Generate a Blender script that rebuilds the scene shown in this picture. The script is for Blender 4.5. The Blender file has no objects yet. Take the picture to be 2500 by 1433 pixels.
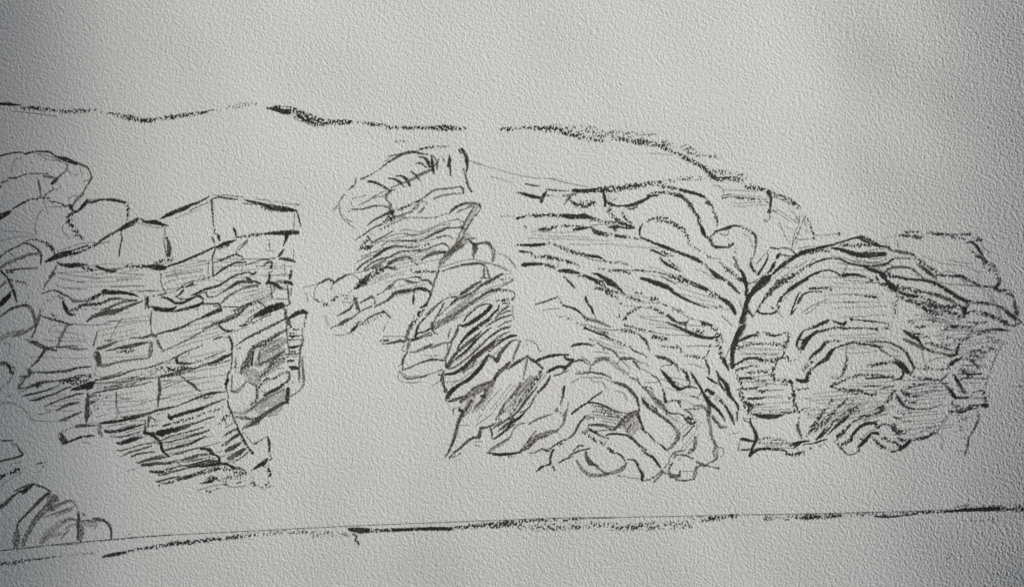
import bpy, math
import numpy as np

# ---------------------------------------------------------------- camera, world, sun, exposure
S = bpy.context.scene
COL = S.collection
PX = 0.36 / 2500.0            # one unit of the sketch's own ruler, in metres
CX, CY = 1250.0, 716.5
SHEET_Z = 0.0480              # height of the flat middle of the sheet above the table
CAM_H = 0.50

cam_d = bpy.data.cameras.new("camera"); cam = bpy.data.objects.new("camera", cam_d)
COL.objects.link(cam); S.camera = cam
cam.location = (0, 0, SHEET_Z + CAM_H); cam.rotation_euler = (0, 0, 0)
cam_d.sensor_width = 36; cam_d.lens = 36 * CAM_H / 0.36
cam_d.clip_start = 0.01; cam_d.clip_end = 100

SUN_EL, SUN_AZ = math.radians(30), math.radians(29)   # azimuth from +X towards +Y
w = bpy.data.worlds.new("World"); S.world = w; w.use_nodes = True
nt = w.node_tree; bg = nt.nodes["Background"]
sky = nt.nodes.new("ShaderNodeTexSky"); sky.sky_type = 'NISHITA'; sky.sun_disc = False; sky.dust_density = 5.0; sky.ozone_density = 0.8
sky.sun_elevation = SUN_EL; sky.sun_rotation = math.pi / 2 - SUN_AZ
nt.links.new(sky.outputs[0], bg.inputs[0]); bg.inputs[1].default_value = 0.05
sd = bpy.data.lights.new("sun", 'SUN'); sd.energy = 5.0; sd.angle = math.radians(7)
sd.color = (1.0, 0.99, 0.93)
sun = bpy.data.objects.new("sun", sd); COL.objects.link(sun)
sun.rotation_euler = (0, math.pi / 2 - SUN_EL, SUN_AZ)
sun.location = (2, 0.8, 1.5)
S.view_settings.view_transform = 'Standard'; S.view_settings.look = 'None'
S.view_settings.exposure = -0.2; S.view_settings.gamma = 1
S.render.engine = 'CYCLES'

# ---------------------------------------------------------------- materials
def mat(name, col, rough=0.9, spec=0.3):
    m = bpy.data.materials.new(name); m.use_nodes = True
    b = m.node_tree.nodes["Principled BSDF"]
    b.inputs["Base Color"].default_value = (*col, 1); b.inputs["Roughness"].default_value = rough
    b.inputs["Specular IOR Level"].default_value = spec
    return m, m.node_tree, b

def tex(nt, scale, detail=3, dist=0.0, vec=None):
    n = nt.nodes.new("ShaderNodeTexNoise"); n.inputs["Scale"].default_value = scale
    n.inputs["Detail"].default_value = detail; n.inputs["Distortion"].default_value = dist
    if vec: nt.links.new(vec, n.inputs["Vector"])
    return n

def ramp(nt, fac, stops):
    r = nt.nodes.new("ShaderNodeValToRGB"); nt.links.new(fac, r.inputs[0])
    e = r.color_ramp.elements
    e[0].position, e[0].color = stops[0][0], (*stops[0][1], 1)
    e[1].position, e[1].color = stops[-1][0], (*stops[-1][1], 1)
    for p, c in stops[1:-1]:
        x = e.new(p); x.color = (*c, 1)
    return r

M_paper, pn, pb = mat("watercolour_paper", (0.7, 0.7, 0.68), 0.75, 0.35)
geo = pn.nodes.new("ShaderNodeTexCoord")
n1 = tex(pn, 9.0, 2, 0.3, geo.outputs["Object"])          # faint pink and green blush in the sheet
r1 = ramp(pn, n1.outputs["Fac"], [(0.36, (0.700, 0.714, 0.712)), (0.50, (0.706, 0.710, 0.708)), (0.64, (0.712, 0.707, 0.709))])
n2 = tex(pn, 900.0, 3, 0.0, geo.outputs["Object"])        # pulp mottle
r2 = ramp(pn, n2.outputs["Fac"], [(0.30, (0.93, 0.93, 0.93)), (0.70, (1.0, 1.0, 1.0))])
mx = pn.nodes.new("ShaderNodeMixRGB"); mx.blend_type = 'MULTIPLY'; mx.inputs[0].default_value = 1
pn.links.new(r1.outputs[0], mx.inputs[1]); pn.links.new(r2.outputs[0], mx.inputs[2])
pn.links.new(mx.outputs[0], pb.inputs["Base Color"])

def ink_material(name, rough):
    m = bpy.data.materials.new(name); m.use_nodes = True
    t = m.node_tree; b = t.nodes["Principled BSDF"]; out = t.nodes["Material Output"]
    b.inputs["Roughness"].default_value = rough; b.inputs["Specular IOR Level"].default_value = 0.25
    a = t.nodes.new("ShaderNodeAttribute"); a.attribute_name = "pigment"
    tr = t.nodes.new("ShaderNodeBsdfTransparent"); mix = t.nodes.new("ShaderNodeMixShader")
    t.links.new(a.outputs["Color"], b.inputs["Base Color"])
    t.links.new(a.outputs["Alpha"], mix.inputs[0])
    t.links.new(tr.outputs[0], mix.inputs[1]); t.links.new(b.outputs[0], mix.inputs[2])
    t.links.new(mix.outputs[0], out.inputs["Surface"])
    return m
M_ink = ink_material("ink_and_graphite", 0.55)

M_table, tn, tb = mat("table_wood", (0.2, 0.12, 0.07), 0.5)
tc = tn.nodes.new("ShaderNodeTexCoord"); mp = tn.nodes.new("ShaderNodeMapping")
mp.inputs["Scale"].default_value = (1, 14, 1); tn.links.new(tc.outputs["Object"], mp.inputs[0])
n3 = tex(tn, 3, 6, 0.6, mp.outputs[0])
r3 = ramp(tn, n3.outputs["Fac"], [(0.3, (0.10, 0.055, 0.03)), (0.7, (0.26, 0.16, 0.09))])
tn.links.new(r3.outputs[0], tb.inputs["Base Color"])
M_wall, wn, wb = mat("shade_wall_plaster", (0.55, 0.54, 0.5), 0.9)
n4 = tex(wn, 30, 5); bmp = wn.nodes.new("ShaderNodeBump"); bmp.inputs["Strength"].default_value = 0.2
wn.links.new(n4.outputs["Fac"], bmp.inputs["Height"]); wn.links.new(bmp.outputs[0], wb.inputs["Normal"])

# ---------------------------------------------------------------- setting: surface below and an added unseen occluder with an opening
def mesh_obj(name, verts, faces, material, parent=None):
    me = bpy.data.meshes.new(name); me.from_pydata(verts, [], faces); me.materials.append(material)
    o = bpy.data.objects.new(name, me); COL.objects.link(o)
    if parent: o.parent = parent
    return o

def boxes(name, bs, material):
    v, f = [], []
    for (x0, x1, y0, y1, z0, z1) in bs:
        k = len(v)
        v += [(x, y, z) for z in (z0, z1) for x, y in ((x0, y0), (x1, y0), (x1, y1), (x0, y1))]
        f += [tuple(k + i for i in q) for q in ((3, 2, 1, 0), (4, 5, 6, 7), (0, 1, 5, 4), (1, 2, 6, 5), (2, 3, 7, 6), (3, 0, 4, 7))]
    return mesh_obj(name, v, f, material)

g = boxes("ground", [(-4, 4, -4, 4, -0.05, 0.0)], M_table); g["kind"] = "structure"
WX = 0.45; OY0, OY1, OZ0, OZ1 = 0.01, 0.80, 0.14, 0.545
wl = boxes("shade_wall", [(WX, WX + 0.12, -2.6, OY0, 0, 2.4), (WX, WX + 0.12, OY1, 2.6, 0, 2.4),
                    (WX, WX + 0.12, OY0, OY1, OZ1, 2.4), (WX, WX + 0.12, OY0, OY1, 0, OZ0)], M_wall)
wl["kind"] = "structure"  # added out of view; opening edges cast soft shade on the sheet's borders

# ---------------------------------------------------------------- relief of the cold-pressed sheet
D = 1.5
gx = np.concatenate([np.arange(-240, -45, 3.0), np.arange(-45, 2545, D), np.arange(2545, 2741, 3.0)])
gy = np.concatenate([np.arange(-300, -36, 3.0), np.arange(-36, 1470, D), np.arange(1470, 1735, 3.0)])
NX, NY = len(gx), len(gy)
rng = np.random.default_rng(7)
FN, FM, FD = 2048, 1408, 1.5                       # periodic field, 1.5 units a cell
def field(fn):
    kx = np.fft.fftfreq(FN, FD)[None, :]; ky = np.fft.fftfreq(FM, FD)[:, None]
    F = np.fft.fft2(rng.standard_normal((FM, FN))) * fn(kx, ky)
    r = np.real(np.fft.ifft2(F)); return ((r - r.mean()) / r.std()).astype(np.float32)
def band(l0, wdt, el=1.0, ang=0.0):
    def fn(kx, ky):
        c, s = math.cos(ang), math.sin(ang)
        u = kx * c + ky * s; v = (-kx * s + ky * c) * el
        k = np.sqrt(u * u + v * v) + 1e-9
        return np.exp(-(np.log(k * l0)) ** 2 / (2 * wdt ** 2))
    return fn
G1 = field(band(7.4, 0.46, 1.35, math.radians(-20)))
G2 = field(band(16.0, 0.42, 1.25, math.radians(-20)))
G3 = field(band(4.6, 0.30))
GRAIN = G1 + 0.55 * G2
GRAIN = np.tanh(GRAIN * 0.6) + 0.25 * GRAIN + 0.10 * G3
CR = field(band(14.5, 0.45, 1.8, math.radians(-16))); CM = field(band(38.0, 0.5))
GRAIN = 0.95 * GRAIN - 1.5 * np.exp(-(CR / 0.17) ** 2) * np.clip(0.55 + 0.55 * CM, 0, 1)
GRAIN = (GRAIN - GRAIN.mean()) / GRAIN.std(); del CR, CM
DRY = field(band(7.0, 0.42, 2.0, math.radians(18))); EDGE = field(band(9.0, 0.6)); SOFT = field(band(60.0, 0.5)); SLOW = field(band(420.0, 0.4))
del G1, G2
def samp(F, X, Y):
    u = (X / FD) % FN; v = (Y / FD) % FM
    i = np.floor(u).astype(int); j = np.floor(v).astype(int); fu = (u - i).astype(np.float32); fv = (v - j).astype(np.float32)
    i0 = i % FN; i1 = (i + 1) % FN; j0 = j % FM; j1 = (j + 1) % FM
    return (F[j0, i0] * (1 - fu) + F[j0, i1] * fu) * (1 - fv) + (F[j1, i0] * (1 - fu) + F[j1, i1] * fu) * fv
XX, YY = np.meshgrid(gx, gy)
H = samp(GRAIN, XX, YY); E = samp(EDGE, XX, YY); SF = samp(SOFT, XX, YY); DR = samp(DRY, XX, YY)
def macro(X, Y):
    """gentle bends of the sheet, metres: rolls down to the left edge, bent at bottom and right to shade those edges"""
    x = (X - CX) * PX; y = (CY - Y) * PX
    z = -CURL_L * np.clip((-0.141 - x) / 0.039, 0, 1.35) ** 2
    z -= CURL_B * np.clip((-0.02 - y) / 0.08, 0, 1.6) ** 2
    z += CURL_R * np.clip((x - 0.09) / 0.09, 0, 1.3) ** 2
    z += 0.00010 * samp(SLOW, X, Y)
    return z
CURL_L, CURL_B, CURL_R = 0.0052, 0.0085, 0.0130  # bottom and right bends are added to darken those edges
AMP = 0.000036
Z0 = macro(XX, YY)
Z = Z0 + AMP * H
WXC = (XX - CX) * PX * (CAM_H - Z0) / CAM_H
WYC = (CY - YY) * PX * 0.9985 * (CAM_H - Z0) / CAM_H

def grid_mesh(name, idx_faces, coords, material, parent, attr=None, smooth=True):
    me = bpy.data.meshes.new(name); n = len(coords); m = len(idx_faces)
    me.vertices.add(n); me.vertices.foreach_set("co", coords.astype(np.float32).ravel())
    me.loops.add(m * 4); me.loops.foreach_set("vertex_index", idx_faces.astype(np.int32).ravel())
    me.polygons.add(m); me.polygons.foreach_set("loop_start", np.arange(0, 4 * m, 4, dtype=np.int32))
    if attr is not None:
        a = me.attributes.new("pigment", 'FLOAT_COLOR', 'POINT'); a.data.foreach_set("color", attr.astype(np.float32).ravel())
    me.update(calc_edges=True)
    me.polygons.foreach_set("use_smooth", np.ones(m, dtype=bool))
    me.materials.append(material)
    o = bpy.data.objects.new(name, me); COL.objects.link(o); o.parent = parent
    return o

sheet = bpy.data.objects.new("drawing", None); COL.objects.link(sheet)
sheet.empty_display_size = 0.05
sheet.location = (0, 0, SHEET_Z)
# relief, curl and marks below all belong to this one sheet
sheet["label"] = "unfinished ink and pencil sketch of a layered rocky coast on rough white paper"
sheet["category"] = "drawing"

# paper: textured top, rim and plain underside
VI = np.arange(NX * NY, dtype=np.int64).reshape(NY, NX)
top = np.stack([VI[1:, :-1], VI[1:, 1:], VI[:-1, 1:], VI[:-1, :-1]], -1).reshape(-1, 4)
C = np.stack([WXC, WYC, Z], -1).reshape(-1, 3)
ring = np.concatenate([VI[0, :], VI[1:, -1], VI[-1, -2::-1], VI[-2:0:-1, 0]])
low = C[ring].copy(); low[:, 2] -= 0.0007
k0 = len(C); nr = len(ring); a = np.arange(nr); b2 = (a + 1) % nr
rim = np.stack([ring[a], ring[b2], k0 + b2, k0 + a], -1)
paper = grid_mesh("paper", np.concatenate([top, rim]), np.concatenate([C, low]), M_paper, sheet)
del top, rim

DATA = """
T 0 220 5.952
@ridge_line:ridge_stroke
i 34 0,200,40 60,200,44 130,202,50 200,212,40 300,216,8
b 40 310,262,24 400,262,40 520,262,60 640,275,44 760,290,40 880,308,44 1000,308,50 1120,305,55 1260,300,50 1390,288,30
c 18 1440,318 1560,338 1640,348
b 30 1600,335,20 1700,352,40 1800,382,55 1920,408,70 2040,440,75 2140,440,60 2260,428,50 2380,408,50 2500,390,50
p 8 170,310 300,318 500,340 700,365 820,380
@arch_rock:arch_outline
i 20 0,955,22 120,925,16 230,905,22 310,905,18 370,925,26 440,905,22 560,890,20 720,900,24 800,955,16
i 34 800,955,18 880,990,40 1000,1030,50 1110,1070,40
k 22 850,960,10 950,985,30 1080,1040,26 1180,1080,30 1280,1130,24
k 16 1280,1130,20 1310,1190,18 1330,1260,24 1310,1320,22 1235,1429,16
p 8 520,910 640,980 720,1020 850,1020 930,1060 980,1090
p 8 560,915 760,975 880,1045
k 18 985,1090,14 965,1160,20 900,1220,20 820,1300,26 755,1365,20
k 20 140,1275,30 220,1280,26 300,1250,16 400,1220,18 520,1213,16 700,1213,6
c 40 0,1380,70 60,1330,50 150,1285,30
p 8 165,1200 180,1080 230,1005 310,990
g 40 640,1245,30 720,1265,44 800,1290,60 770,1350,40
g 12 530,1265 560,1340 590,1429
p 8 980,1150 1040,1210 1100,1240 1140,1215
p 8 1160,1090 1170,1160 1200,1240
p 9 1210,1335 1260,1310 1310,1290
T 0 440 5.952
@arch_rock:boulder_outline
i 60 0,530,90 60,500,70 120,470,60 160,440,10
i 26 190,415,10 280,360,26 350,320,30 440,280,14 490,270,26
k 18 530,275,20 580,250,18 650,255,16 720,260,14
k 20 700,290,16 760,312,18 840,325,18 920,355,20
g 28 560,0,16 575,100,30 590,170,30 580,240,20
p 9 630,250 640,340 680,430 700,500
k 14 640,230,20 700,180,18 770,130,16 760,100,12
p 9 770,130 820,140 880,90
g 40 750,50,40 790,20,50 820,0,40
p 8 690,388 900,385
k 14 1310,0,20 1260,90,14 1200,195,10
g 40 1205,200,40 1150,250,40 1090,310,40 1050,400,20
k 24 920,360,26 960,380,24 1020,370,40 1050,430,30
b 50 1020,370,40 1050,430,36 1040,490,40 1000,520,44 970,535,20
i 34 970,535,12 1060,470,34 1140,440,34 1200,380,50 1270,305,60
i 34 1280,320,30 1340,320,34 1420,295,28 1500,280,30 1600,285,36 1700,300,40 1815,325,40
b 24 1835,340,20 1860,420,36 1850,520,24 1860,600,34
b 70 1010,550,40 1010,610,90 1040,660,70 1090,720,60 1130,790,70 1190,840,50
p 10 620,430 560,500 520,600 510,720 540,790
p 9 920,650 900,720 940,780 1000,820 1020,860
p 8 1000,270 1070,225 1130,230
p 8 1270,285 1380,280 1460,265
q 8 1600,255 1720,275 1890,335
@block_cliff:boulder_outline
i 40 665,1180,30 760,1140,60 880,1090,90 1020,1050,70
i 22 1020,1030,14 1150,990,24 1280,945,16
b 34 1020,1080,50 1120,1055,44 1200,1030,34 1300,985,24 1400,935,34
k 36 1400,925,20 1480,870,34 1560,820,44 1640,770,30 1750,710,34
i 50 1760,715,50 1790,690,60 1825,670,50
i 50 1835,650,60 1900,620,50 1960,590,50 2000,560,40
k 26 1835,690,20 1920,650,30 2000,590,20
k 20 2000,565,16 2060,565,20 2110,590,20
i 50 2080,600,30 2160,610,50 2260,610,70 2330,635,50 2440,660,14
p 8 2000,620 2150,660 2300,690 2370,680
k 14 1760,760,10 1775,850,26 1755,930,20 1740,1000,26 1735,1100,12
g 12 2395,690,16 2400,780,14 2380,860,12 2395,950,16 2410,1050,20 2430,1110,24
k 60 2430,830,20 2445,900,50 2460,1000,70 2455,1090,50
k 50 2500,470,50 2430,510,34 2340,555,20
i 44 830,1190,20 900,1230,40 1000,1240,60 1120,1230,64 1260,1225,20
b 40 1180,1270,30 1260,1290,50 1380,1310,30
i 40 1395,1255,26 1480,1285,40 1560,1310,46 1640,1325,40 1690,1315,24
k 8 1560,1290 1800,1290
b 40 1840,1240,44 1960,1250,34 2060,1250,40 2130,1250,30
c 14 1900,1295 2110,1300
i 60 2150,1250,40 2230,1260,80 2320,1270,90 2400,1270,50
b 60 2230,1215,30 2330,1190,60 2420,1170,60 2500,1150,40
k 24 2390,1290,20 2440,1250,20 2500,1225,30
p 9 830,1030 1000,980 1180,920 1390,905
p 8 1280,970 1450,920 1600,890
@arch_rock:layer_lines
k 20 0,1120,30 80,1050,16 170,1000,20 280,950,20 340,915,20
p 8 120,1040 190,1090 260,1130
i 22 340,915,20 420,920,20 500,970,24 560,1020,30 600,1090,26 590,1220,20
k 14 380,890,12 440,860,18 550,870,14 600,890,16
b 40 600,890,24 700,930,50 750,980,50 790,1060,24
g 50 0,1280,40 100,1210,50 220,1160,50 340,1110,50 440,1075,46 560,1060,20
b 14 350,1105 450,1080 560,1075
k 22 80,1305,18 200,1300,26 350,1285,24 540,1278,18
g 20 90,1345,20 180,1330,24
i 14 20,1310,12 60,1360,18 110,1429,16
g 26 830,1230,14 780,1330,34 700,1429,16
q 8 0,890 200,830 480,820
q 8 0,730 300,750 520,790
p 8 510,820 560,890
T 0 660 5.952
@arch_rock:layer_lines
i 40 0,0,10 100,100,26 160,210,36 200,300,44 225,380,34 245,475,8
c 30 60,20 130,30 180,25
b 20 115,125,30 190,145,14 250,160,26 350,180,36 380,200,20
c 12 400,210 430,320 420,400 370,470
g 30 0,240,30 60,190,34 110,150,20
i 50 10,500,60 70,430,80 130,370,60 150,310,10
k 26 0,680,20 100,600,30 190,550,40 280,520,36 380,505,40
g 44 380,505,40 440,540,50 480,620,44 510,720,48 520,800,50
g 40 520,800,50 440,850,40 340,910,36 260,940,40 180,965,14
k 16 240,910,20 300,885,24 350,860,14
w 60 0,1000,60 80,950,60 190,905,60 240,900,30
g 50 580,560,20 575,650,40 550,740,50 520,810,40
k 26 525,820,24 500,900,22 460,980,26
k 20 0,1340,14 80,1340,30 130,1390,40 150,1429,40
g 16 0,1360 90,1380 200,1410
@block_cliff:layer_lines
k 18 600,340,8 700,305,20 790,290,20 870,310,18
k 24 870,310,20 940,360,26 1010,380,20
g 40 1010,400,20 1070,440,50 1150,450,44 1250,445,30
b 40 1250,445,30 1340,410,50 1420,370,50 1500,320,60
i 60 1520,310,80 1620,320,60 1720,320,60 1830,330,44 1920,345,40 2010,380,14
g 20 820,300 870,330 940,355
k 40 1160,510,20 1250,500,40 1380,495,44 1490,475,44 1600,420,40 1720,410,34 1850,430,26 1990,430,10
k 30 1470,575,10 1580,545,40 1700,490,36 1820,455,30 1980,440,14
k 60 1270,740,20 1340,680,50 1440,640,60 1560,610,70 1660,600,80 1780,560,50 1920,500,40 2080,445,12
c 34 570,490,20 660,470,50 720,430,60 790,390,60
b 20 850,370,20 900,400,30 930,440,20
i 50 910,440,20 930,500,50 960,560,60 990,620,50 1040,645,30 1100,635,14
b 36 1040,600,50 1120,550,40 1220,500,44
c 8 1170,555 1300,570 1430,555
k 18 590,655,10 680,690,22 770,720,24 870,740,24 980,780,26
c 50 640,590,20 780,680,70 900,740,60 980,765,40
i 24 980,780,16 1040,785,26 1100,775,8
p 8 1100,780 1300,795 1600,780
p 9 1560,740 1700,730 1780,760 1900,740 2170,730
p 8 1600,1000 1650,900 1700,800 1780,700
g 26 2110,380,24 2120,470,30 2110,560,14
i 40 2145,400,40 2145,480,34 2160,540,30
k 50 2180,520,14 2280,545,40 2380,570,60 2500,575,60
k 34 2350,390,16 2420,400,30 2500,440,44
c 20 2160,390 2260,365 2360,375
g 34 2300,360,20 2380,345,34 2420,325,20
k 10 2340,50,14 2335,150,12 2360,240,12 2420,330,12
p 9 1750,45 2100,65
p 8 1615,230 1700,232 2100,228
p 8 1700,130 2050,120
p 8 860,110 1050,150 1220,180
p 8 840,30 1100,80 1450,110
p 8 800,200 900,250 1100,270 1260,275
p 8 1900,300 2200,290 2300,300 2500,270
p 8 2400,90 2500,60
p 8 2380,200 2500,140
p 8 2010,310 2250,300
g 24 790,50,40 740,110,20 660,200,30 640,280,8
@block_cliff:rock_blocks
g 44 975,810,30 920,900,46 870,1010,46 840,1100,34
g 24 1420,890,16 1390,980,28 1355,1090,30
k 20 2205,590,14 2195,680,22 2190,780,20
p 10 2195,780 2205,910
k 44 420,1040,10 490,1050,50 580,1095,56 680,1130,40 760,1155,30 830,1160,20
g 12 370,1000 480,1020 600,1070 700,1120 800,1115
g 20 830,1125,20 920,1110,26 1010,1095,12 1100,1100,14 1140,1130,12
g 26 940,1115,20 1040,1130,34 1140,1150,30 1265,1135,14
k 34 660,1155,40 600,1240,44 530,1330,30 430,1415,12
q 8 1000,810 850,790 760,820 700,900
q 7 430,1260 680,1265 1100,1280 1400,1260
q 7 60,1050 150,1080 120,1240
k 16 1880,985,8 2050,975,20 2130,960,20
k 40 2040,985,14 2140,965,34 2210,930,40 2260,960,44
k 16 2260,940,14 2360,900,16 2500,870,30
k 14 1530,1020,10 1620,1018,24
k 40 1420,1140,40 1520,1110,50 1620,1070,40 1700,1030,16
p 14 1700,1030 1800,1015
k 44 1540,1170,14 1640,1150,24 1760,1120,40 1900,1100,60 2020,1070,50 2150,1045,20
b 30 1720,1185,20 1820,1180,40 1940,1165,30
c 40 1780,1150 1900,1130 1960,1140
g 50 2200,1040,40 2195,1140,60 2180,1240,50
k 30 2290,1015,36 2320,1100,34 2370,1165,14
k 14 2330,1185 2400,1160 2500,1125
k 60 1385,1190,30 1420,1200,50 1430,1270,80 1440,1350,70
g 20 1370,1200,14 1385,1300,16
g 40 1430,1385,30 1520,1385,50 1640,1355,30 1800,1315,30 2000,1290,30 2160,1275,20
k 18 1050,1429,20 1200,1405,22 1330,1400,16
q 8 1480,1270 1800,1260 2140,1240
k 10 2350,1350 2420,1355 2500,1320
k 10 2100,1429 2300,1370
T 0 880 5.952
@arch_rock:layer_lines
k 18 0,30,20 80,40,16 130,80,30 150,150,46 190,190,36
g 14 0,60 90,70 140,110
g 14 150,110,10 215,100,14 200,180,14
w 24 185,200,16 170,260,24 110,330,26
w 16 60,350 30,390 0,440
@block_cliff:strata_lines
k 44 390,130,10 430,150,60 430,185,60
k 30 440,180,30 560,170,24 700,175,36 850,160,36 1000,150,40 1120,110,24 1330,90,12
k 40 290,230,10 360,240,50 430,220,30
g 30 370,260,20 320,330,30 270,390,40
g 12 330,250 290,310 265,400
k 24 270,410,20 360,400,16 460,370,40 560,330,44 680,310,40 800,300,20 920,280,26 1100,240,20
b 50 500,380,30 560,360,50 620,340,20
c 30 1000,260 1180,215 1330,210
k 16 1100,220,8 1200,215,14 1330,208,8
b 90 880,310,30 1000,310,90 1120,290,110 1240,270,90 1330,230,30
i 70 1040,430,20 1140,400,60 1250,370,90 1330,340,80 1370,320,30
i 40 1260,430,14 1320,390,50 1350,350,40
i 24 330,520,16 430,495,26 560,465,20 700,425,20 860,360,8
i 28 430,578,8 530,570,34 650,530,26 800,480,24 950,410,22 1040,385,12
k 24 640,665,8 760,620,18 900,560,22 1020,525,24 1120,490,30 1220,475,14
k 36 815,730,8 900,680,34 1000,640,44 1100,615,30 1160,600,14
k 40 865,875,12 940,850,36 1040,810,40 1120,775,34 1190,745,10
p 12 560,785 640,770 730,745
p 8 250,470 400,420
p 8 180,500 90,530
p 7 0,630 220,630 330,700 400,760 460,840 500,870 680,885 860,885 1000,870
q 7 20,605 200,600
k 60 1280,480,30 1270,600,60 1265,720,70 1260,820,60 1255,890,24
g 50 1290,520,60 1400,505,16
g 50 1290,620,70 1380,600,30
g 30 1290,800,50 1340,740,10
k 20 1690,460,10 1695,530,26 1690,650,16 1700,720,12
p 8 1700,710 1700,820 1640,860
p 8 1720,720 1740,780
k 46 2310,260,30 2320,340,46 2318,480,50 2300,600,30 2295,690,10
p 9 1400,60 1375,210
p 8 1375,210 1450,240 1600,245
k 26 1370,290,16 1500,270,30 1640,240,30 1780,205,26 1900,150,20 2100,110,14 2240,80,16 2350,40,10
k 10 1500,245 1680,200 1790,160
g 14 1370,330 1550,320 1720,320 1900,290
k 18 1700,325,12 1850,300,14 2100,260,12 2250,250,16 2500,190,26
b 30 2340,240,20 2440,215,34 2500,200,40
b 40 2380,160,20 2440,145,40 2500,130,50
c 60 1700,290,20 2000,230,60 2300,130,80 2500,110,60
c 30 1400,420 1600,380 1900,340 2100,260
k 26 1350,470,14 1450,462,24 1560,435,20 1700,410,22 1830,385,16 1870,385,10 2000,360,18 2200,310,10
c 20 1400,510 1560,520
c 14 1350,660 1640,630
c 30 1380,580 1600,530
c 24 1320,710 1440,710
q 10 1380,830 1540,780 1580,780
p 9 1730,540 1800,555 1900,545
p 8 2040,620 2250,570 2480,530
p 8 2320,420 2500,360
p 8 2350,300 2500,280
k 34 1755,825,14 1850,830,30 2000,800,36 2150,775,40 2300,720,30 2500,680,30
i 44 1480,910,30 1600,895,46 1750,875,44 1900,850,34 2080,810,20
k 30 2150,800,20 2160,860,44 2150,970,20
k 20 2180,820,26 2250,860,16 2300,890,8
k 44 1110,960,44 1200,945,50 1280,945,40 1410,945,16
c 20 880,1030,16 1000,1000,24 1110,950,26
g 50 1450,910,40 1450,980,60 1440,1050,40
q 9 1260,910 1400,905
k 70 890,1050,20 910,1120,80 940,1180,90
i 36 950,1190,30 1060,1160,26 1150,1120,34 1200,1110,20
k 30 1200,1110,16 1280,1100,40 1385,1090,14
p 8 880,1050 840,1090 870,1150 900,1200
q 8 1180,1180 1330,1210
b 16 1475,1060,30 1480,1110,14
i 50 1540,1030,50 1650,1035,46 1780,1010,44 1920,970,40 2090,925,16
k 26 1640,1120,10 1740,1110,26 1840,1095,22 2030,1045,12
i 60 1700,1195,20 1760,1200,50 1880,1165,64 2000,1130,44 2060,1105,14
k 24 2110,870,14 2110,960,34 2110,1040,40
i 44 2100,1050,50 2170,1065,50 2250,1110,44 2320,1180,40 2350,1280,44 2400,1350,26 2470,1395,12
k 30 2210,1055,40 2300,1070,40
i 70 2280,1060,30 2360,1060,90 2500,1000,60
g 14 1560,970 1650,940 1840,920
g 12 1900,880 2080,870
p 12 1590,1100 1680,1090
k 16 1700,1310,16 1780,1305,18 1900,1270,18 2080,1220,14 2280,1190,14
k 24 1770,1390,10 1900,1330,26 2050,1290,28 2200,1240,20
k 20 1900,1400,20 2050,1350,30 2250,1330,20
g 30 2200,1420,30 2330,1405,40 2450,1395,20
k 24 2380,1190,16 2500,1180,26
c 24 2360,1250 2500,1240
k 30 2400,1310,10 2500,1270,30
k 16 2350,1160 2500,1090
i 50 2440,800,20 2480,840,50 2500,820,50
c 26 2370,960 2500,930
k 20 2160,960 2300,940
@low_mound:boulder_outline
k 20 0,1155,14 60,1165,22 190,1160,16
g 20 240,1210,16 270,1280,24 310,1330,24 340,1370,20
k 20 230,1240,8 290,1300,14 330,1345,20
k 24 330,1350,24 300,1390,30 200,1405,12
p 8 180,1190 230,1240
T 0 1040 3.645
@low_mound:boulder_outline
k 14 0,315,14 60,300,20 130,285,16 180,270,14
b 24 0,460,36 60,430,20 130,400,30 190,380,16
c 16 190,380 240,372
c 14 0,350 60,345 180,325
b 14 330,335 360,330 395,325
c 14 395,345 350,400 310,465
q 8 0,540 120,450 200,410
@low_mound:arch_outline
k 22 0,725,30 60,680,34 110,630,22 180,580,16
i 30 165,580,8 210,585,40 260,545,30 300,515,14
k 12 130,580,6 200,545,16 260,520,12 310,515,16
k 14 300,515,14 340,530,18 400,550,14 455,585,10
@low_mound:fold_lines
k 26 430,600,30 370,650,30 290,730,26 220,800,20 165,860,16 150,915,14
g 60 155,940,50 150,1000,66 140,1070,44
g 60 500,640,50 440,700,60 380,770,56 320,830,50 280,900,40 230,990,40 205,1060,34
g 34 430,610,30 490,630,40 510,660,30
w 60 440,640,50 450,740,40
g 34 460,740,40 530,700,34 600,670,24 650,670,16 690,735,12
g 14 380,820 480,780 600,740 660,715
w 30 500,800 560,770 640,745
w 40 360,1040,20 420,960,50 520,880,50 560,850,40 640,830,30
g 20 550,860 620,825 680,840
w 34 380,1040,20 440,980,40 540,960,30
g 14 540,1010 580,960 620,920
w 20 580,920 620,890 670,870
g 50 690,780,14 705,820,34 700,870,50 720,930,70 710,1000,50
k 14 700,760,10 700,840,24 695,900,14 695,1000,20
k 10 730,770 760,800
w 60 740,850,30 800,870,60 850,870,30
g 14 740,850,14 790,840,14 860,860,10 850,910,10
k 26 830,825,16 880,830,36 940,850,24 980,890,24 990,950,18 990,1005,14
@shore_line:shore_stroke
k 6 0,1110 200,1090 430,1062 700,1035 1000,1010 1230,990 1531,970
p 6 450,1062 600,1055 720,1045
b 26 0,1222,26 80,1220,26 160,1205,24 240,1195,16 340,1185,12 480,1165,8
c 10 480,1165 600,1150 720,1140 850,1130
i 30 915,1165,12 960,1155,30 1040,1140,34 1110,1125,20
b 26 1110,1125,26 1180,1105,16 1260,1090,16 1350,1080,26 1440,1065,26 1531,1050,26
T 380 220 5
@ridge_line:ridge_stroke
b 34 180,345,50 300,310,40 400,298,36 520,285,34 640,260,20 750,232,10
c 16 780,250 900,210
c 60 900,200,20 1050,190,60 1220,170,60
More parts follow.
